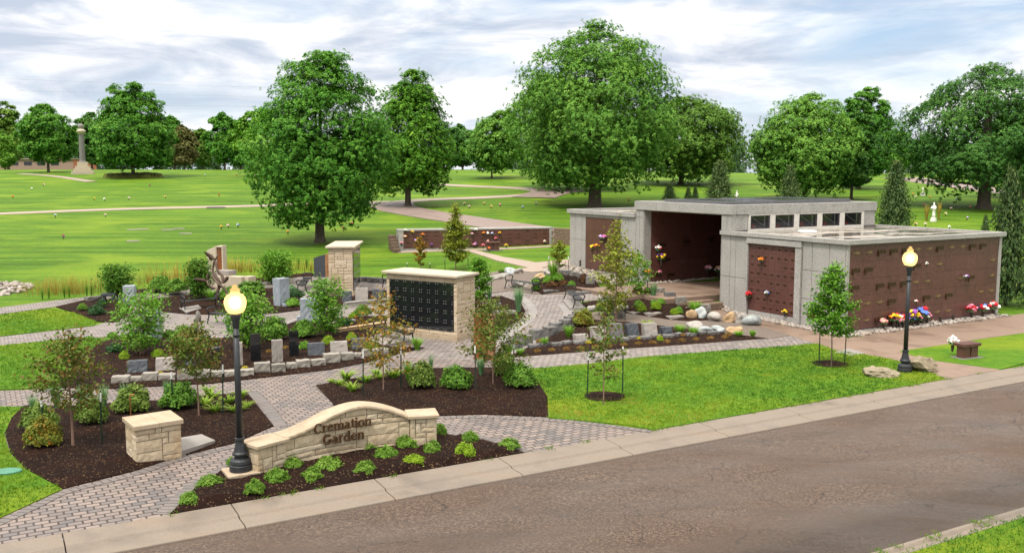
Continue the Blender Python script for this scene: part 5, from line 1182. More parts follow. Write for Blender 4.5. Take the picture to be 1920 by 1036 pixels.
def spruce(px,py,top_,wpx,label,i):
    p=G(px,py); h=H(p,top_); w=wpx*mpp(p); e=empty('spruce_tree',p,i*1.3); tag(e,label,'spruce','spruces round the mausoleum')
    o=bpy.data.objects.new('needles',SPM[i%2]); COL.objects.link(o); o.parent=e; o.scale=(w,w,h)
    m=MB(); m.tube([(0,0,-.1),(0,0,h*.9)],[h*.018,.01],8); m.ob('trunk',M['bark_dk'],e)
for i,a in enumerate([(1255,394,344,40,'small spruce left of a pair behind the portal roof'),(1290,392,350,22,'left spruce of the close small pair behind the portal roof'),(1303,392,350,22,'right spruce of the close small pair behind the portal roof'),(1348,398,300,66,'broad spruce left of the white statue behind the mausoleum'),(1480,398,309,52,'spruce in front of the domed tree, behind the roof'),(1676,436,300,72,'tall narrow spruce at the right end of the raised roof'),(1884,572,316,96,'large spruce beside the right end of the mausoleum'),(1846,452,402,20,'little spruce left of the largest one')]): spruce(*a,i)
# ---------------------------------------------------------------- young trees
def sapling(px,py,top_,cb,hw,pal,label,seed,leaf=.085,dens=1.0,stems=1,upr=.7,spread=None,bark='bark_red',prof=None,tr=.028,name='young_tree',group='young trees of the garden',nb=22,per=44):
    p=G(px,py); k=mpp(p); h=H(p,top_); hb=H(p,cb); rad=hw*k; r=np.random.default_rng(seed); e=empty(name,p); tag(e,label,'young tree',group)
    m=MB(); prof=prof or [(0,.55),(.2,1),(.5,.85),(.8,.45),(1,.1)]; hs=[q[0] for q in prof]; rs=[q[1] for q in prof]; pos=[];tip=[];tin=[]
    axes=[]
    for s in range(stems):
        a=s*2.4+seed; d=0 if stems==1 else rad*.5; bx_=[(0,0,-.1),(d*.25*math.cos(a),d*.25*math.sin(a),hb*.5),(d*.6*math.cos(a),d*.6*math.sin(a),hb+(h-hb)*.35),(d*math.cos(a)*.9,d*math.sin(a)*.9,h*.97)]
        if stems==1: bx_=[(0,0,-.1),(r.normal(0,.012),r.normal(0,.012),hb*.6),(r.normal(0,.03),r.normal(0,.03),hb+(h-hb)*.5),(r.normal(0,.05),0,h*.98)]
        cv=catmull(bx_,6); m.tube(cv,[tr*(1-.85*i/(len(cv)-1)) for i in range(len(cv))],8); axes.append(cv)
    NB=int(nb*(1 if stems==1 else .55))
    for s,cv in enumerate(axes):
        for i in range(NB):
            f=(i+.5)/NB; z=hb*(.98 if stems==1 else .8)+(h-hb)*f*.96; c=min(cv,key=lambda v:abs(v.z-z)); az_=i*2.399+r.uniform(-.4,.4)+s; L_=rad*np.interp(f,hs,rs)*r.uniform(.75,1.1)/(1 if stems==1 else 1.6)
            dv=Vector((math.cos(az_),math.sin(az_),upr*r.uniform(.6,1.2))); b0=Vector((c.x,c.y,z-(h-hb)*.08)); md=b0+dv*L_*.5; en=b0+Vector((dv.x*L_,dv.y*L_,dv.z*L_*.8)); m.tube([b0,md,en],[tr*.32,tr*.22,tr*.08],5,False)
            kk=max(6,int(1.7*per*dens*L_/max(rad,.01)))
            for j in range(kk):
                q=.15+.85*r.random()**.75; c2=b0.lerp(md,q*2) if q<.5 else md.lerp(en,q*2-1); sp=(.05+.12*q)*min(1.0,rad); pos.append((c2.x+r.normal(0,sp),c2.y+r.normal(0,sp),c2.z+r.normal(0,sp*.7))); tip.append((dv.x,dv.y,-.2)); tin.append(q)
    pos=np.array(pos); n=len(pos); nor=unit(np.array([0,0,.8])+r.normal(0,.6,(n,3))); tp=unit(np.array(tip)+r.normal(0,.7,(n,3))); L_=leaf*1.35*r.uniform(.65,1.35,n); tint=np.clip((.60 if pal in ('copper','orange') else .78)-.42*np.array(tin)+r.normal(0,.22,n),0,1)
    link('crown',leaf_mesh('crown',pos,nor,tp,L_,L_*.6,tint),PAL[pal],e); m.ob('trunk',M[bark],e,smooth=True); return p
ST={}
ST['A']=sapling(137,844,606,760,74,'copper','coppery young tree at the left edge of the near bed, by the stone pier',1,.075,1.5,nb=26,tr=.04,per=52)
ST['B']=sapling(373,785,592,705,54,'copper','copper-green young tree left of the near lamp post',2,.07,1.5,nb=26,per=52)
ST['C']=sapling(718,738,530,690,64,'orange','orange-tinged young tree in front of the broad columbarium',3,.075,1.2,nb=24,per=46,prof=[(0,.75),(.3,1),(.6,.7),(1,.15)])
ST['D']=sapling(925,727,553,682,66,'copper','coppery young tree in front of the rusty steel slab',4,.075,1.6,nb=26,per=54,prof=[(0,.8),(.25,1),(.6,.8),(1,.3)])
ST['E']=sapling(1132,760,560,700,44,'copper','thin sparse sapling in a mulch ring on the front lawn',5,.08,.75,nb=20,tr=.024)
ST['F']=sapling(1558,691,478,622,44,'fresh','bright green sapling at the near corner of the mausoleum',6,.085,2.3,nb=34,per=60,bark='bark',prof=[(0,.85),(.15,1),(.5,.72),(.8,.42),(1,.12)])
ST['P']=sapling(1155,602,388,575,44,'yellowgreen','tall pale green pyramidal sapling before the left wing of the mausoleum',7,.10,1.35,nb=36,per=46,tr=.04,upr=1.0,prof=[(0,.6),(.2,1),(.45,.9),(.7,.45),(1,.08)])
ST['Q']=sapling(1197,562,466,548,30,'fresh','slender green sapling beside the portal',8,.09,1.2,nb=20,bark='bark',upr=1.1)
ST['R']=sapling(897,578,478,560,28,'fresh','small green tree right of the broad columbarium',9,.09,2.4,nb=24,upr=1.0,per=54,prof=[(0,.5),(.3,1),(.6,.85),(1,.2)])
ST['S']=sapling(855,507,370,487,28,'yellowgreen','narrow yellow-green sapling in front of the long crypt wall',10,.11,2.3,nb=34,upr=1.0,per=54,tr=.04,prof=[(0,.7),(.18,1),(.4,.8),(.7,.32),(1,.08)])
ST['T']=sapling(788,505,436,495,14,'orange','small thin orange-leaved sapling left of the yellow-green one',11,.09,1.3,nb=18,upr=1.2,tr=.025)
ST['U']=sapling(1048,531,445,498,18,'yellowgreen','small sparse sapling at the left corner of the mausoleum',12,.09,1.1,nb=18,upr=1.1,tr=.025)
for a in ((262,668,536,650,64,'fresh','leaning multi-stem tree in front of the pale blue column on the left',13),(466,660,540,640,54,'fresh','multi-stem tree directly behind the near lamp globe',14),(616,634,510,615,42,'fresh','leafy multi-stem tree in front of the end-on columbarium',15)):
    sapling(*a[:7],a[7],.085,1.15,4,.8,nb=34,per=50,bark='bark_red',tr=.035,name='multistem_tree',prof=[(0,.8),(.3,1),(.6,.9),(1,.35)])
for a in ((224,560,494,548,38,'green','dark open shrub tree at the lawn edge above the left path',16,1.4),(375,562,478,548,30,'green','dark open shrub left of the limestone monument',17,1.3),(515,532,470,528,38,'fresh','bushy light green shrub on the lawn edge behind the blue-grey column',18,2.6)):
    sapling(*a[:7],a[7],.09,a[8]*.7,4,.8,nb=36,per=52,bark='bark_dk',tr=.03,name='tall_shrub',prof=[(0,.8),(.3,1),(.6,.9),(1,.4)],group='tall shrubs at the lawn edge')
# stakes
def stake_proto():
    e=empty('tree_stake',(0,0,0)); m=MB(); m.box((0,0,.58),(.035,.008,1.4)); m.box((0,.014,.58),(.008,.028,1.4)); m.ob('post',M['stake'],e); m=MB(); m.box((0,0,1.39),(.040,.014,.24)); m.box((0,.016,1.39),(.013,.034,.236)); m.ob('white_tip',M['white'],e); return e
SK=stake_proto(); first=True
for px,py,tp,lab in ((83,838,748,'left of the coppery tree by the stone pier'),(192,838,735,'right of the coppery tree by the stone pier'),(324,776,697,'left of the copper-green tree by the near lamp'),(418,782,684,'right of the copper-green tree, beside the near lamp post'),(681,746,657,'left of the orange-tinged tree'),(752,736,650,'right of the orange-tinged tree'),(893,736,648,'left of the tree by the steel slab'),(962,718,640,'right of the tree by the rusty steel slab'),(1101,749,660,'left of the sparse sapling on the front lawn'),(1168,738,650,'right of the sparse sapling on the front lawn'),(1536,686,612,'left of the bright green corner sapling'),(1584,684,606,'right of the bright green corner sapling'),(1123,590,552,'left of the tall pale pyramidal sapling'),(1172,602,540,'right of the tall pale pyramidal sapling'),(1213,557,518,'right of the slender sapling by the portal'),(921,562,520,'right of the small tree by the columbarium'),(835,507,483,'left of the narrow yellow-green sapling'),(878,502,480,'right of the narrow yellow-green sapling'),(763,508,497,'left of the thin orange-leaved sapling'),(806,508,496,'right of the thin orange-leaved sapling'),(1029,516,480,'left of the sapling at the mausoleum corner'),(1066,516,480,'right of the sapling at the mausoleum corner')):
    o=SK if first else copy_tree(SK); first=False; p=G(px,py); o.location=p; o.scale=(1,1,max(.5,H(p,tp))/1.51); o.rotation_euler=(R((px*7)%5-2),R((px*3)%5-2),R((px*13)%90)); o['label']='green metal stake with white tip '+lab; o['category']='tree stake'; o['group']='stakes beside the young trees'
# ---------------------------------------------------------------- shrubs, mounds, grasses
def dome_mesh(seed,n,leaf,flat=.0,loose=.0,stemmy=True):
    """unit dome: width 1, height 1"""
    r=np.random.default_rng(seed); d=rdir(r,n); d[:,2]=np.abs(d[:,2])*1.0-.25*r.random(n); d=unit(d); ph=r.uniform(0,6,4)
    rr=(.34+.66*r.random(n)**.35)*(1+.10*np.sin(4*np.arctan2(d[:,1],d[:,0])+ph[0])+.10*np.sin(7*d[:,2]+5*d[:,0]+ph[1]))+.07*np.sin(9*d[:,0]+ph[2])*np.sin(8*d[:,1]+7*d[:,2]+ph[3])+r.normal(0,.035,n)
    bw=1-.22*np.clip(d[:,2],0,1)**2; pos=np.stack([d[:,0]*rr*.5*bw,d[:,1]*rr*.5*bw,.30+d[:,2]*rr*.62],1); pos[:,2]=np.maximum(pos[:,2],.02)
    nor=unit(d*.9+np.array([0,0,.35])+r.normal(0,.45,(n,3))); tip=unit(d*.4+np.array([0,0,.1])+r.normal(0,.7,(n,3))); L_=leaf*r.uniform(.65,1.3,n)
    c=r.normal(0,.2,40); cl=((np.arctan2(d[:,1],d[:,0])*3+d[:,2]*5+20).astype(int))%40
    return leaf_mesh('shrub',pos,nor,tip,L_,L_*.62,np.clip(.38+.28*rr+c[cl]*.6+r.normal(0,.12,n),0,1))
DM={}
def dome(kind,pal,i):
    k=(kind,pal,i%2)
    if k not in DM:
        spec={'shrub':(3000,.090),'mound':(2600,.090),'box':(3000,.062),'flat':(1500,.11)}[kind]; me=dome_mesh(hash(pal)%1000+i%2+len(kind)*7 if False else len(pal)*31+i%2*5+len(kind)*7,spec[0],spec[1]); me.materials.append(PAL[pal]); DM[k]=me
    return DM[k]
def shrub(px,py,w,h,kind,pal,label,i,name='shrub',group=None):
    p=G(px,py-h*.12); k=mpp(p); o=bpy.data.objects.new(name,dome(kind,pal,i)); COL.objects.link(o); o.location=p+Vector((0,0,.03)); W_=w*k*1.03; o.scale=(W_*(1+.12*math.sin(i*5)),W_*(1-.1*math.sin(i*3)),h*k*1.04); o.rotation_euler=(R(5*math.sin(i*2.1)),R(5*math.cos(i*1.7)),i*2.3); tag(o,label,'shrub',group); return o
i=0
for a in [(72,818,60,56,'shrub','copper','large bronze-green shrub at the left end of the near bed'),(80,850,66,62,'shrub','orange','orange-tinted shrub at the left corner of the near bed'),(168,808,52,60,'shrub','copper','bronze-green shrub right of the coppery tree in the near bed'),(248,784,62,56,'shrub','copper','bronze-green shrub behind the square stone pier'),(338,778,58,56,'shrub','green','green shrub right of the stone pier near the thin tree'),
 (790,740,54,57,'shrub','copper','bronze-green round shrub leftmost behind the sign'),(856,740,52,52,'shrub','green','green round shrub in the middle of the bed behind the sign'),(946,714,46,50,'shrub','copper','bronze-tipped round shrub behind another at the lawn corner'),(974,737,52,52,'shrub','green','green round shrub nearest the lawn corner'),
 (516,646,50,48,'shrub','green','broad glossy shrub behind the pale pillar stone'),(571,641,40,38,'shrub','green','round glossy shrub in front of the rough blue-grey column'),(645,614,36,18,'flat','darkgreen','dark spreading juniper right of the leafy multi-stem tree'),(680,598,30,24,'shrub','green','round green shrub behind the dark juniper'),(592,612,18,16,'shrub','green','small green shrub at the foot of the rough column'),(662,600,16,12,'flat','lime','small lime plant between juniper and round shrub'),
 (330,556,44,30,'shrub','green','dense green shrub under the black upright stone'),(303,552,40,32,'shrub','green','dense green shrub left of the tan upright stone'),(470,556,56,26,'shrub','green','broad dark shrub below the limestone seat wall'),(430,566,36,26,'shrub','green','green shrub behind the lamp globe'),(556,560,26,16,'flat','darkgreen','dark low evergreen beside the white bench pad'),(545,548,20,12,'flat','bluegrass','small green tuft right of the blue-grey column'),(549,579,28,18,'shrub','fresh','light green low shrub by the small cut stones'),
 (180,593,30,18,'flat','darkgreen','dark low evergreen in the small bed on the left'),(192,580,18,18,'box','darkgreen','round dark shrub at the end of the left stone ledge'),(155,585,18,14,'flat','green','small grassy shrub in the small bed on the left'),(216,665,34,18,'flat','darkgreen','dark spreading evergreen left of the round boxwoods'),(240,643,24,12,'flat','lime','lime green low plant below the left path'),(211,636,18,12,'flat','green','small green mound at the left path edge'),(282,652,26,20,'shrub','fresh','light green shrub at the foot of the pale blue column'),(345,655,44,40,'shrub','green','green shrub behind the copper-green tree'),(318,636,24,16,'shrub','green','small leafy shrub right of the pale blue column'),
 (355,668,40,48,'shrub','copper','bronze-green shrub just behind the copper-green tree'),
 (1134,596,34,34,'shrub','copper','coppery shrub behind the leftmost slanted stones'),(1092,618,36,34,'shrub','orange','orange-green shrub left of the coppery one'),(1196,560,18,22,'shrub','maroon','maroon shrub left of the slender sapling'),(1213,561,16,20,'shrub','maroon','maroon shrub right of the slender sapling'),(1094,536,18,20,'shrub','maroon','maroon shrub in front of the dark block by the gravel'),(1058,540,20,14,'flat','maroon','rusty low shrub between two boxwoods by the gravel'),(1035,542,20,14,'flat','maroon','rusty low shrub under the tall grass clump'),
 (1005,534,18,12,'flat','fresh','green low shrub behind the bench end'),(1005,548,18,14,'flat','green','green low shrub in front of the backless bench'),(940,513,14,8,'flat','olive','olive tuft at the far edge of the gravel')]:
    shrub(*a,i); i+=1
for j,(x,y,w,h) in enumerate([(355,952,38,26),(394,922,44,28),(477,934,38,30),(521,914,48,32),(550,889,38,28),(586,909,38,28),(616,891,48,30),(615,865,30,20),(685,896,38,28),(694,853,38,28),(723,868,40,28),(762,851,42,30),(776,878,42,22),(810,860,38,30),(873,862,40,28),(882,838,34,26),(954,847,36,22),(826,825,26,28),(434,878,20,18)]):
    L_=['nearest the road kerb at the left tip of the sign bed','second from the left tip of the sign bed','just right of the lamp footing in the sign bed','below the left pier of the sign','against the left part of the sign wall','in the front row left of the widest mound','widest, below the letters of the sign','small, touching the sign wall behind the widest one','lone in the front row below the letters','darker, against the wall right of the letters','between two mounds below the right of the lettering','against the wall near the right pier','flattened, in the front row near the right pier','in front of the right pier','lime yellow, front of two right of the pier','rear of two right of the pier','smallest, at the right tip of the sign bed','at the right side of the right pier','half hidden behind the lamp base'][j]
    shrub(x,y,w,h,'mound','lime' if j in (14,12) else 'mound','low light green mound '+L_,i,'low_mound','light green mounds in the sign bed'); i+=1
for j,(x,y,w,pal,lab) in enumerate([(233,679,21,'lime','round boxwood left of the dark etched slanted stone'),(296,675,21,'lime','round boxwood behind the pale slanted stone at the left'),(570,660,20,'fresh','round boxwood at the right foot of the black pillar'),(615,652,23,'lime','round lime boxwood behind two slanted stones'),(659,645,21,'lime','taller lime boxwood left of the veined dark stone'),(1197,580,17,'fresh','round boxwood leftmost above the ledge stones'),(1228,578,16,'fresh','left boxwood of a touching pair above the ledge stones'),(1239,575,16,'fresh','right boxwood of a touching pair above the ledge stones'),(1272,592,17,'fresh','boxwood just left of the pale square block'),(1203,589,20,'lime','lime clump under the leftmost boxwood'),(1230,586,20,'lime','lime clump under the touching pair of boxwoods'),(1264,594,16,'lime','lime clump beside the boxwood by the square block'),(1072,541,14,'fresh','round boxwood right of the rusty shrubs by the gravel'),(1047,533,22,'fresh','boxwood right of the tall grass by the gravel'),(1027,537,22,'fresh','boxwood left of the tall grass by the gravel'),(1238,644,14,'lime','low lime plant among the slanted stones')]):
    shrub(x,y,w,w*.92,'box',pal,lab,i,'boxwood','clipped boxwoods'); i+=1
def tuft_mesh(seed,nb,spread,wid,arch,tipc=0,base_r=.06):
    r=np.random.default_rng(seed); V=[];Fc=[];T=[]
    for b in range(nb):
        a=r.uniform(0,6.28); s=spread*r.random()**.6; h=r.uniform(.6,1.0); b0=np.array([np.cos(a),np.sin(a),0])*2*base_r*r.random()**.5; d=np.array([np.cos(a),np.sin(a),0]); sd=np.array([-np.sin(a),np.cos(a),0]); w=wid*r.uniform(.7,1.2); base=len(V)
        for k in range(4):
            t=k/3; c=b0+d*s*(t**1.6)*.5+np.array([0,0,h*(t-arch*t**2.4)]); ww=w*(1-.85*t)
            V+=[c-sd*ww*.5,c+sd*ww*.5]
        for k in range(3): q=base+2*k; Fc.append((q,q+1,q+3,q+2)); T.append(np.clip(.35+.22*k+r.normal(0,.12),0,1))
    return quads('grass_tuft',np.array(V),np.array(Fc),np.array(T))
TM={}
def tuft(px,py,w,h,kind,pal,label,i,name='grass_clump',group=None,cat='grass clump'):
    k=(kind,pal,i%2)
    if k not in TM:
        sp={'patch':(150,.35,.020,.04,0,.5),'lily':(60,1.15,.10,.45),'grass':(150,.85,.062,.18),'reed':(150,.8,.034,.05)}[kind]; me=tuft_mesh(len(pal)*7+i%2*3+len(kind),*sp); me.materials.append(PAL[pal]); TM[k]=me
    p=G(px,py); q=mpp(p); o=bpy.data.objects.new(name,TM[k]); COL.objects.link(o); o.location=p+Vector((0,0,.03)); o.scale=(w*q*1.3,w*q*1.3,h*q*1.45); o.rotation_euler=(0,0,i*1.9); tag(o,label,cat,group); return o
for a in [(107,772,24,46,'grass','bluegrass','upright blue-green grass left of the coppery tree trunk'),(155,768,20,40,'grass','bluegrass','upright blue-green grass right of the coppery tree trunk'),(195,778,22,50,'grass','bluegrass','feathery grass clump beside the stake by the coppery tree'),(237,758,24,34,'grass','bluegrass','feathery grass clump behind the shrub by the stone pier'),(316,755,22,36,'grass','bluegrass','upright grass clump left of the shrub near the copper-green tree'),(62,772,22,24,'reed','bluegrass','wispy grass at the lawn corner of the near bed'),
 (765,716,20,34,'grass','fresh','yellow-green grass clump left of the bronze round shrub'),(808,700,14,28,'reed','bluegrass','wispy grass behind the bronze round shrub'),(902,708,20,34,'grass','bluegrass','pale grass clump left of the thin trunk by the steel slab'),(757,660,0,0,'','',''),(692,662,24,16,'grass','fresh','green grass tuft left of the bench by the columbarium'),(782,657,26,20,'grass','fresh','green grass tuft right of the bench by the columbarium'),
 (972,586,24,42,'grass','bluegrass','tall blue-green grass clump at the curve of the path'),(1225,564,18,30,'grass','bluegrass','blue-green grass clump at the portal platform'),(1303,592,30,24,'grass','fresh','arching green grass clump between the pale block and the steps'),(1038,528,24,34,'grass','fresh','tall yellow-green grass behind the rusty shrubs'),(917,565,12,22,'grass','bluegrass','blue-green grass right of the small green tree'),(1066,636,22,22,'grass','fresh','green grass clump left of the short pale stone'),(1020,652,18,16,'grass','fresh','green grass tuft in the near corner of the right-hand bed'),(975,668,18,12,'grass','fresh','green tuft at the tip of the right-hand bed'),(953,668,24,18,'grass','fresh','green tuft behind the round shrubs by the steel slab'),
 (1385,634,20,11,'grass','fresh','small green tuft in front of the long tan boulder'),(1411,634,16,13,'grass','fresh','small spiky tuft right of the long tan boulder'),(1275,628,24,16,'grass','fresh','green tuft behind the small dark slanted stone'),(1301,632,24,16,'grass','fresh','green tuft in front of the flat pale boulder'),(1214,622,26,18,'grass','lime','pale variegated plant behind the slanted stones'),(1412,602,10,8,'grass','fresh','tiny tuft above the largest grey boulder'),(398,566,30,20,'grass','fresh','light green grass behind the bronze sculpture stem'),(428,622,16,26,'grass','bluegrass','dark grass clump right of the lamp post foot of the multi-stem tree')]:
    if a[2]: tuft(*a,i); i+=1
LILY=[(386,768,34,26),(400,752,30,22),(430,762,32,24),(403,778,34,24),(440,778,34,22),(452,752,28,24),(462,770,26,20),(390,742,26,20),(638,727,24,18),(622,722,18,14),(660,738,32,24),(650,716,34,24),(686,722,28,22),(713,716,20,18),(738,714,32,26),(705,708,24,18),(770,706,18,18)]
for j,(x,y,w,h) in enumerate(LILY):
    L2='left' if x<500 else 'right'; rk=sorted(q[0]+q[1]*.001 for q in LILY if (q[0]<500)==(x<500)).index(x+y*.001)
    tuft(x,y,w*1.0,h*1.05,'lily','blade','daylily clump, %s from the left in the bed %s of the middle path'%(nth(rk),L2),i,'daylily','daylilies %s of the middle path'%L2,'daylily'); i+=1
for j,(x,y) in enumerate([(92,561),(80,563),(121,559),(130,558),(163,556),(172,555),(205,550),(305,527),(560,505),(575,505),(545,508),(600,500)]):
    tuft(x,y,7,18,'reed','green','thin reed tuft at the upper lawn edge, %s from the left'%nth(sorted((92,80,121,130,163,172,205,305,560,575,545,600)).index(x)),i,'reed_clump','reed tufts along the upper lawn edge','grass clump'); i+=1
for j,(x,y,w,h,lab) in enumerate([(345,530,60,34,'golden grass patch left of the dark open shrub'),(385,520,40,28,'golden grass patch at the left of the limestone monument'),(300,534,50,22,'thin golden grass behind the black upright stone'),(438,508,40,20,'thin golden grass right of the limestone monument'),(462,508,40,16,'faint golden grass on the lawn right of the monument'),(580,508,40,18,'faint golden grass left of the slate slab'),(165,548,40,26,'thin golden grass above the left path'),(120,548,40,26,'faint golden grass nearest the rock pile'),(85,550,40,22,'faint golden grass above the left path end')]):
    tuft(x,y,w,h*.95,'patch','straw',lab,i,'ornamental_grass','golden grass patches on the lawn edge'); i+=1
for j,(x,y,pal,lab) in enumerate([(455,655,'gold','golden sedum beside the pale pillar behind the lamp'),(505,665,'rust','rusty sedum left of the pale pillar stone'),(534,658,'rust','rusty sedum right of the pale pillar stone'),(375,700,'gold','yellow sedum patch behind the block near the stake'),(459,696,'gold','yellow sedum patch behind the block right of the lamp'),(300,706,'gold','yellow sedum patch below the pale slanted stone'),(708,660,'gold','yellow sedum patch right of the veined stone'),(1103,648,'gold','gold sedum under the leftmost short slanted stone'),(1142,644,'gold','small gold sedum left of the dark slanted stone'),(1196,640,'gold','gold sedum in front of the dark-faced slanted stone'),(1235,638,'gold','small gold sedum under the tallest light stone'),(1012,645,'rust','pinkish sedum at the near end of the curved blocks'),(1279,634,'rust','orange sedum right of the small dark slanted stone'),(1366,633,'rust','orange sedum left of the long tan boulder')]+[(1008+k*27,664-k*2.0,'rust','rusty sedum along the outer edge of the right-hand bed, %s from the left'%nth(k)) for k in range(14)]):
    shrub(x,y,(16 if pal=='gold' else 15),8,'flat',pal,lab,i,'sedum','sedum patches' if 'outer edge' not in lab else 'sedum along the outer bed edge'); i+=1
# ---------------------------------------------------------------- flowers, statues, far things
def bouquet_proto(cols,n=9,seed=0,vase=True,rad=.16,vh=.22):
    e=empty('flower_vase',(0,0,0)); rn=random.Random(seed)
    if vase: m=MB(); m.lathe([(.035,-.02),(.04,.04),(.055,vh*.6),(.06,vh),(.045,vh)],10); m.ob('vase',M['vase'],e)
    m=MB(); 
    for k in range(n):
        m.mi=k%len(cols); a=k*2.4; q=rad*math.sqrt((k+.4)/n); m.ball((q*math.cos(a),q*math.sin(a),vh+.12+.13*(1-(q/rad)**2)+rn.uniform(-.02,.03)),rad*.42*rn.uniform(.8,1.2),k+seed,.5,1,(1,1,.8))
    m.ob('blooms',[M['fl_'+c] for c in cols],e); m=MB(); 
    for k in range(7): a=k*.9; m.ball((rad*.7*math.cos(a),rad*.7*math.sin(a),vh+.06),rad*.3,k,.6,1,(1,1,.6))
    m.ob('leaves',M['fl_green'],e); return e
FB={}
def flowers(cols,loc,scale,label,group=None,seed=0):
    key=tuple(cols)
    if key in FB: o=copy_tree(FB[key])
    else: o=bouquet_proto(cols,seed=len(FB)); FB[key]=o
    o.location=loc; o.scale=(scale,)*3; o.rotation_euler=(0,0,seed*1.7); tag(o,label,'flowers',group); return o
W_,Rd,Pk,Ye,Or,Pu,Bl,Pe='white','red','pink','yellow','orange','purple','blue','peach'
lawnf=[(24,372,[Or,Rd],'far left lawn near the edge'),(177,376,[Ye],'far left lawn, left of two close vases'),(196,377,[W_],'far left lawn, right of two close vases'),(242,375,[W_,Pk],'far left lawn alone below the mound tree'),(310,372,[Pe,Ye],'far lawn above the straight path'),(411,369,[Rd],'far lawn near the largest maple, dull red'),(104,408,[W_,Bl],'left lawn just below the straight path'),(198,407,[Pe,W_],'left lawn below the straight path'),(119,448,[Rd,Pu],'left lawn nearest the near left path'),(415,430,[Or,Ye],'lawn above the monument, leftmost of three'),(428,428,[Pk,W_],'lawn above the monument, middle of three'),(446,427,[Bl,W_],'lawn above the monument, rightmost of three'),(82,349,[Rd,W_],'distant left lawn by the short path'),(60,357,[W_],'distant left lawn nearest the left edge'),(281,350,[Pu,Rd],'distant lawn right of the mound'),(385,331,[W_,Bl],'skyline lawn left of the upright tree'),(444,330,[Rd,Pk],'skyline lawn right of the upright tree'),(540,440,[Ye,Pk,Or],'lawn left of the maple trunk, full mixed bunch'),(644,433,[Rd],'lawn right of the maple trunk, small'),(660,424,[Pk,Rd],'lawn right of the maple trunk, pink'),
(871,385,[W_,Ye],'strip between the drives, leftmost'),(880,391,[Rd,W_],'strip between the drives, nearest the drive'),(908,385,[Pk,Ye],'strip between the drives, third from left'),(921,391,[Ye,Pe],'strip between the drives, small peach'),(938,388,[Rd,Pk],'strip between the drives, red'),(980,392,[Bl,W_],'strip between the drives, bluish'),(1005,385,[W_,Pu],'strip between the drives, rightmost'),(1179,379,[Rd,Or],'lawn right of the oak trunk'),
(889,465,[Pk],'grass before the long crypt wall, leftmost'),(906,466,[Pk,Rd],'grass before the long crypt wall, second'),(917,472,[Rd,Or],'grass before the long crypt wall beside the bench, red'),(949,466,[Ye],'grass before the long crypt wall, yellow'),(1021,459,[W_,Pe],'grass before the long crypt wall, white at right'),
(1717,425,[Or,W_],'lawn beyond the wet roof, leftmost of two'),(1735,425,[W_,Pe],'lawn beyond the wet roof, right of two'),(1780,431,[W_],'lawn just beyond the roof edge, white'),(1773,405,[W_,Ye],'lawn right of the white statue'),(1813,413,[W_,Pu],'lawn between statue and large spruce'),(1783,395,[Pe,W_],'shade left of the elm trunk, further'),(1819,392,[Or,Pk],'shade close to the elm trunk'),(1732,388,[Rd,Pk],'shade left of the statue'),(1717,373,[W_,Rd],'far right lawn under the elm, left'),(1762,393,[Ye,Or],'behind the right side of the statue'),(1744,373,[Ye,Rd],'far right lawn under the elm, middle'),(1793,377,[W_,Bl],'far right lawn under the elm, right'),(1910,400,[Pe,Or],'right edge behind the large spruce'),(1712,367,[Or],'far right lawn beside the small far statue')]
for j,(x,y,c,l) in enumerate(lawnf): flowers(c,G(x,y),.68,'%s flower vase, %s'%(' and '.join(c[:2]),l),'flower vases on the lawns',j)
def onplane(px,py,o,nrm_):
    d=Vector(ray(px,py)); c=Vector((0,0,CH)); return c+d*((Vector(o)-c).dot(nrm_)/d.dot(nrm_))
nA=Vector((S30,-C30,0)); nB=Vector((-C30,-S30,0))
# by the crypt wall facing the road
for j,(x,y,c,l,s) in enumerate([(1656,619,[Pk,Pe],'pale pink bunch leftmost at the foot of the crypt wall',1.0),(1676,607,[Or,Ye,Rd],'orange and yellow bunch at the foot of the crypt wall',1.35),(1681,614,[Pk],'bright pink bunch under the orange one',1.0),(1686,604,[W_,Pu,Pe],'white and mauve bunch right of the orange one',1.15),(1693,608,[Rd],'red bunch left of the far lamp post',1.1),(1707,606,[Pu,Bl],'lavender bunch behind the foot of the lamp pole',1.0),(1711,598,[Ye,Pu],'yellow and purple bunch just right of the lamp pole',1.45),(1721,608,[Pk],'small pink bunch right of the yellow one',1.0),(1728,604,[Pu,Bl,Rd],'purple and blue bunch, tallest right of the lamp',1.55),(1738,604,[W_,Pk,Or],'peach and white bunch right of the purple one',1.05),(1821,597,[Pk,Rd],'pink and red bunch in a bronze vase near the right end',1.3),(1843,595,[Bl,Rd,W_],'blue and red ribboned bunch near the right end',1.15),(1862,590,[Rd,W_],'red bunch rightmost at the foot of the crypt wall',1.3)]):
    o_=xy(25,6.52); p=onplane(x,y,(*o_,0),nA); p.z=terr(p.x,p.y)+.05; flowers(c,p,s,l,'bouquets along the crypt wall',j)
for j,(x,lab) in enumerate([(1763,'left of two empty bronze vases at the crypt wall'),(1787,'right of two empty bronze vases at the crypt wall')]):
    o_=xy(25,6.5); p=onplane(x,600,(*o_,0),nA); p.z=terr(p.x,p.y)+.05; m=MB(); m.lathe([(.05,0),(.06,.1),(.07,.28),(.05,.28)],12); o=m.ob('empty_vase',M['vase'],None,p); tag(o,lab,'vase')
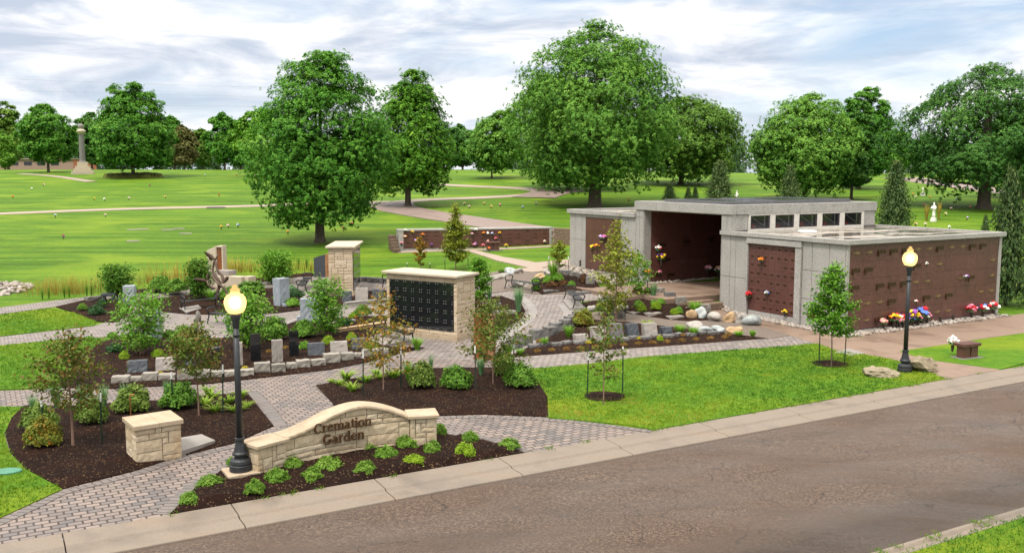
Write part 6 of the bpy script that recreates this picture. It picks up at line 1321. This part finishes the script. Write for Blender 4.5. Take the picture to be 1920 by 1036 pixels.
for j,(x,y,c,l,pl,s) in enumerate([(1403,554,[Rd],'red bow of flowers at the left edge of the niche wall','B',.9),(1437,550,[W_,Bl],'small pale blue bunch on the niche wall','B',.6),(1427,488,[Or],'small orange bunch high on the niche wall','B',.7),(1471,585,[Ye],'yellow bunch low on the niche wall','B',.6),(1127,446,[Pu,W_],'purple and white pair of bunches on the left wing','B',.9),(1133,446,[Pk,Pu],'pink bunch beside the purple one on the left wing','B',.8),(1110,464,[Ye],'yellow bunch on the left wing','B',.8),(1119,462,[Ye,Rd],'yellow and red bunch on the left wing','B',.8),
 (1235,468,[W_,Rd],'white and red bunch on the portal wall','P',1.1),(1240,484,[Ye,Pu],'yellow and lavender bunch below the red one on the portal wall','P',1.3),(1214,511,[Or,Ye],'orange bunch at the left end of the portal wall','P',.9),(1237,511,[Pk],'small pink bunch low on the portal wall','P',.6),(1327,505,[Pk,W_],'pink and white bunch at the right of the portal wall','P',1.1),
 (1738,495,[W_],'tiny white bunch high on the crypt wall','A',.4),(1811,519,[Pu,W_],'small lavender bunch in the middle of the crypt wall','A',.6),(1718,566,[W_,Rd],'small striped ribbon bunch beside the lamp pole','A',.5)]):
    if pl=='B': p=onplane(x,y,(*xy(19.38,10),0),nB)
    elif pl=='A': p=onplane(x,y,(*xy(25,6.58),0),nA)
    else: p=onplane(x,y,(*xy(25,19.8),0),nA)
    flowers(c,p-Vector((0,0,.3*s)),s,l,'bouquets hung on the mausoleum',j)
flowers([Pe,W_],Vector((*xy(24.4,19.5),FLOOR)),1.5,'peach bunch in a tall vase standing on the portal floor',None,3)
for j,(x,y,c,l) in enumerate([(760,432,[W_],'white, top left'),(773,435,[Ye],'yellow, top left'),(760,444,[Or,W_],'small, under the white one'),(753,456,[Pk],'pink, at the stepped end'),(779,451,[Pu,W_],'white and mauve, left of the thin sapling'),(793,440,[Or],'orange, behind the thin sapling'),(809,459,[Pu],'purple, low'),(892,431,[W_],'white, on the top edge'),(885,439,[W_,Pk],'pale, below the top edge'),(907,437,[Or],'large orange'),(915,438,[W_],'white right of the large orange one'),(923,438,[W_,Bl],'bluish white'),(937,437,[Ye,Or],'yellow, right of the white pair'),(930,447,[Pk,Rd],'pink, under the white pair'),(915,453,[W_,Rd],'white, above the bench'),(891,457,[Pk,Bl],'pink and blue, left of the bench'),(877,450,[Pk,W_],'pale pink, right of the yellow-green sapling')]):
    nE=Vector((math.sin(ang),-math.cos(ang),0)); p=onplane(x,y,a+nE*.09 if 0 else (G(748,470)+nE*.12),nE); flowers(c,p-Vector((0,0,.2)),.62,'%s bunch on the crypt wall, %s'%(' and '.join(c[:2]),l),'bouquets on the long crypt wall',j)
p=G(1793,668); flowers([W_],p+Vector((-.2,-.1,.22)),1.0,'white flowers with a striped ribbon at the end of the red bench',None,1)
p=G(916,450)
# statues
def statue(px,py,top_,label):
    p=G(px,py); h=H(p,top_); e=empty('statue',p,R(px)); tag(e,label,'statue')
    m=MB(); m.bx(-.2,.2,-.2,.2,-.1,.22); m.bx(-.16,.16,-.16,.16,.223,.36); m.ob('plinth',M['marble'],e,bevel=.02)
    m=MB(); s=(h-.36); m.lathe([(.17,0),(.15,.15),(.135,.35),(.13,.5),(.15,.62),(.155,.72),(.13,.79),(.055,.82),(.05,.84),(.075,.87),(.085,.91),(.075,.96),(.035,.995),(0,1.0)],16)
    m.v=[(x*.70*s,y*.55*s,z*s+.36) for x,y,z in m.v]; m.tube(catmull([(-.2*s*.6,0,.36+.72*s),(-.23*s*.6,-.10*s,.36+.6*s),(-.05*s,-.17*s,.36+.62*s)],4),.045*s,8); m.tube(catmull([(.2*s*.6,0,.36+.72*s),(.23*s*.6,-.10*s,.36+.58*s),(.05*s,-.17*s,.36+.60*s)],4),.045*s,8)
    m.ob('robed_figure',M['marble'],e,smooth=True)
statue(1750,415,379,'white robed statue between golden grasses beyond the wet roof'); statue(1381,388,357,'white robed statue behind the portal roof'); statue(1730,367,350,'small distant white statue under the elm branches')
for x,y,w,h,l in ((1737,414,12,24,'golden grass clump left of the white statue'),(1760,412,10,26,'golden grass clump right of the white statue'),(1722,367,10,8,'low planting left of the distant statue'),(1737,367,8,10,'low planting right of the distant statue')): tuft(x,y,w,h,'reed','straw' if h>20 else 'green',l,1)
# column monument
p=G(156,326); e=empty('column_monument',p,R(20)); tag(e,'tall grey stone column topped by a ball on a stepped pale base','monument'); k=mpp(p); hh=H(p,231); f=hh/9.0
m=MB()
for w,z0,z1 in ((3.6,-.3,.45),(2.9,.455,.9),(2.4,.905,1.35),(1.7,1.355,2.1)): m.bx(-w/2*f,w/2*f,-w/2*f,w/2*f,z0*f,z1*f)
m.ob('stepped_base',M['cap_pale'],e,bevel=.05)
m=MB(); m.lathe([(.62*f,2.1*f),(.62*f,2.25*f),(.50*f,2.35*f),(.47*f,4.5*f),(.41*f,7.1*f)],20); m.ob('shaft',M['dark_stone'],e)
m=MB(); m.lathe([(.45*f,7.1*f),(.55*f,7.25*f),(.8*f,7.5*f),(.8*f,7.7*f),(.5*f,7.85*f),(.4*f,8.0*f)],20); m.ob('capital',M['cap_pale'],e); m=MB(); m.ball((0,0,8.45*f),.5*f,0,0,3); m.ob('ball',M['gray_stone'],e,smooth=True)
# brick building beyond the rise
x0,x1=GY(-40,215),GY(143,215); z=x0.z; e=empty('brick_building',((x0.x+x1.x)/2,215,z)); tag(e,'long low red brick building beyond the trees at the far left','building'); w=x1.x-x0.x; h=H(Vector(((x0.x+x1.x)/2,215,z)),299)
m=MB(); m.bx(-w/2,w/2,0,12,-1,h); m.ob('wall',M['brick'],e); m=MB(); m.bx(-w/2-.3,w/2+.3,-.3,12.3,h,h+.25); m.ob('roof',M['farpath'],e)
for i_ in range(6):
    m=MB(); xx=-w/2+2+i_*(w-4)/6; m.bx(xx,xx+1.8,-.05,-.01,h-1.3,h-.5); m.ob('window',M['skylight'],e)
# power lines
for y0,y1,l in ((138,170,'topmost of three thin power lines crossing the left sky'),(162,186,'middle of three thin power lines crossing the left sky'),(188,203,'lowest of three thin power lines crossing the left sky')):
    A=GY(-200,330); B=GY(1150,380); pts=[]
    for i_ in range(21):
        t=i_/20; px=-200+1350*t; Y=330+50*t; py=y0+(y1-y0)*(1-(1-t)**2)*1.05; b_=-(py-518)/F; s_=Y/(CP+b_*SP); pts.append(((px-960)/F*s_,Y,CH+s_*(-SP+b_*CP)))
    m=MB(); m.tube(pts,.028,5); o=m.ob('power_line',M['wire']); tag(o,l,'power line','power lines')
# flat markers set in the grass
for q_,(x,y) in enumerate(((250,431),(268,430),(314,431),(335,429),(348,438),(250,452))):
    p=G(x,y); m=MB(); m.bx(-.45,.45,-.25,.25,-.02,.05); o=m.ob('grave_marker',M['light_slab'],None,p,R(20)); tag(o,'flat pale grave marker in the left lawn, '+('%s from left in the far row'%nth(q_) if q_<4 else ('below the right end of the far row','alone nearest the camera')[q_-4]),'grave marker','flat grave markers')
p=G(405,390); m=MB(); m.bx(-.9,.9,-.35,.35,-.02,.10); m.bx(-.8,.8,-.25,.25,.102,.14); o=m.ob('grave_marker',M['dark_stone'],None,p,R(8),bevel=.02); tag(o,'dark raised grave marker beside the straight path','grave marker')
# loose bark chips on the mulch and blades of grass in the near lawns
def inside(P,x,y):
    c=False; j=len(P)-1
    for i_ in range(len(P)):
        if (P[i_][1]>y)!=(P[j][1]>y) and x<(P[j][0]-P[i_][0])*(y-P[i_][1])/(P[j][1]-P[i_][1])+P[i_][0]: c=not c
        j=i_
    return c
LAWNS=[px2(q) for q in ([(987,693),(1100,684),(1200,671),(1350,659),(1480,650),(1531,645),(1569,659),(1615,665),(1669,674),(1712,686),(1768,711),(1600,740),(1400,771),(1224,808),(1180,798),(1100,791),(1029,785),(1027,745),(1005,711)],[(-90,764),(46,764),(22,785),(8,815),(18,850),(48,882),(117,919),(0,973),(-90,1012)],[(0,649),(100,639),(170,632),(192,640),(150,671),(112,704),(111,728),(0,731)],[(0,592),(90,579),(140,588),(180,604),(176,611),(0,631)])]
LAWNS.append([xy(1,-8.9),xy(14,-8.9),xy(14,-12),xy(1,-12)])
r=np.random.default_rng(4); pts=[]
for P in LAWNS:
    xs_=[q[0] for q in P]; ys_=[q[1] for q in P]; A=(max(xs_)-min(xs_))*(max(ys_)-min(ys_)); 
    for _ in range(int(A*150)):
        x=r.uniform(min(xs_),max(xs_)); y=r.uniform(min(ys_),max(ys_))
        if inside(P,x,y): pts.append((x,y,terr(x,y)+.04))
pts=np.array(pts); n=len(pts); nb=3; idx=np.repeat(np.arange(n),nb); N_=len(idx); c=pts[idx]+np.concatenate([r.normal(0,.035,(N_,2)),np.zeros((N_,1))],1); a_=r.uniform(0,6.28,N_); hgt=r.uniform(.03,.06,N_); lean_=r.normal(0,.03,(N_,2)); sd=np.stack([np.cos(a_),np.sin(a_),np.zeros(N_)],1)*.011
t_=c+np.concatenate([lean_,hgt[:,None]],1); V=np.stack([c-sd,c+sd,t_+sd*.25,t_-sd*.25],1); pt=np.sin(c[:,0]*.55+1.3*np.sin(c[:,1]*.4))+.8*np.sin(c[:,1]*.75+c[:,0]*.3+1)+.5*np.sin(c[:,0]*2.1+c[:,1]*1.7)+.4*np.sin(c[:,0]*4.3-c[:,1]*3.1); tn=np.clip(.42+.24*pt+r.normal(0,.10,N_),0,1)
for wx,wy,wr in ((1042,772,1.1),(1075,782,.8),(1210,792,.5),(1070,710,.4),(1440,705,.6),(1340,765,.5),(1180,755,.5),(1600,700,.5),(130,588,.5),(150,600,.4),(60,635,.5)):
    q=G(wx,wy); tn=np.clip(tn+.75*np.exp(-((c[:,0]-q.x)**2+(c[:,1]-q.y)**2)/(wr*.6)**2)*(r.random(N_)<.7),0,1)
PAL['lawn']=m_leaf('grass_blade',[(.05,(.034,.115,.010)),(.4,(.080,.180,.014)),(.75,(.175,.255,.016)),(.92,(.25,.285,.022)),(1,(.36,.24,.06))],.3,.6,.82)
me=quads('grass',V.reshape(-1,3),np.arange(N_*4).reshape(N_,4),tn); struct(link('grass',me,PAL['lawn']),'stuff')

rn=random.Random(31)
PAL['weed']=PAL['fresh']
vs_=[]
for k in range(70):
    t=rn.uniform(1.5,13) if k<40 else rn.uniform(-9,20); n=rn.choice((-8.52,-8.78,-8.86)) if k<40 else -.56
    x,y=xy(t,n); vs_.append((x,y,-.06 if k<40 else .02))
r=np.random.default_rng(12); pts=np.array(vs_); idx=np.repeat(np.arange(len(pts)),26); N_=len(idx); c=pts[idx]+np.concatenate([r.normal(0,.07,(N_,2)),np.zeros((N_,1))],1)
a_=r.uniform(0,6.28,N_); sd=np.stack([np.cos(a_),np.sin(a_),np.zeros(N_)],1)*.009; t_=c+np.concatenate([r.normal(0,.03,(N_,2)),r.uniform(.02,.07,(N_,1))],1)
me=quads('weeds',np.stack([c-sd,c+sd,t_+sd*.25,t_-sd*.25],1).reshape(-1,3),np.arange(N_*4).reshape(N_,4),np.clip(.5+r.normal(0,.25,N_),0,1)); struct(link('weeds',me,PAL['lawn']),'stuff')
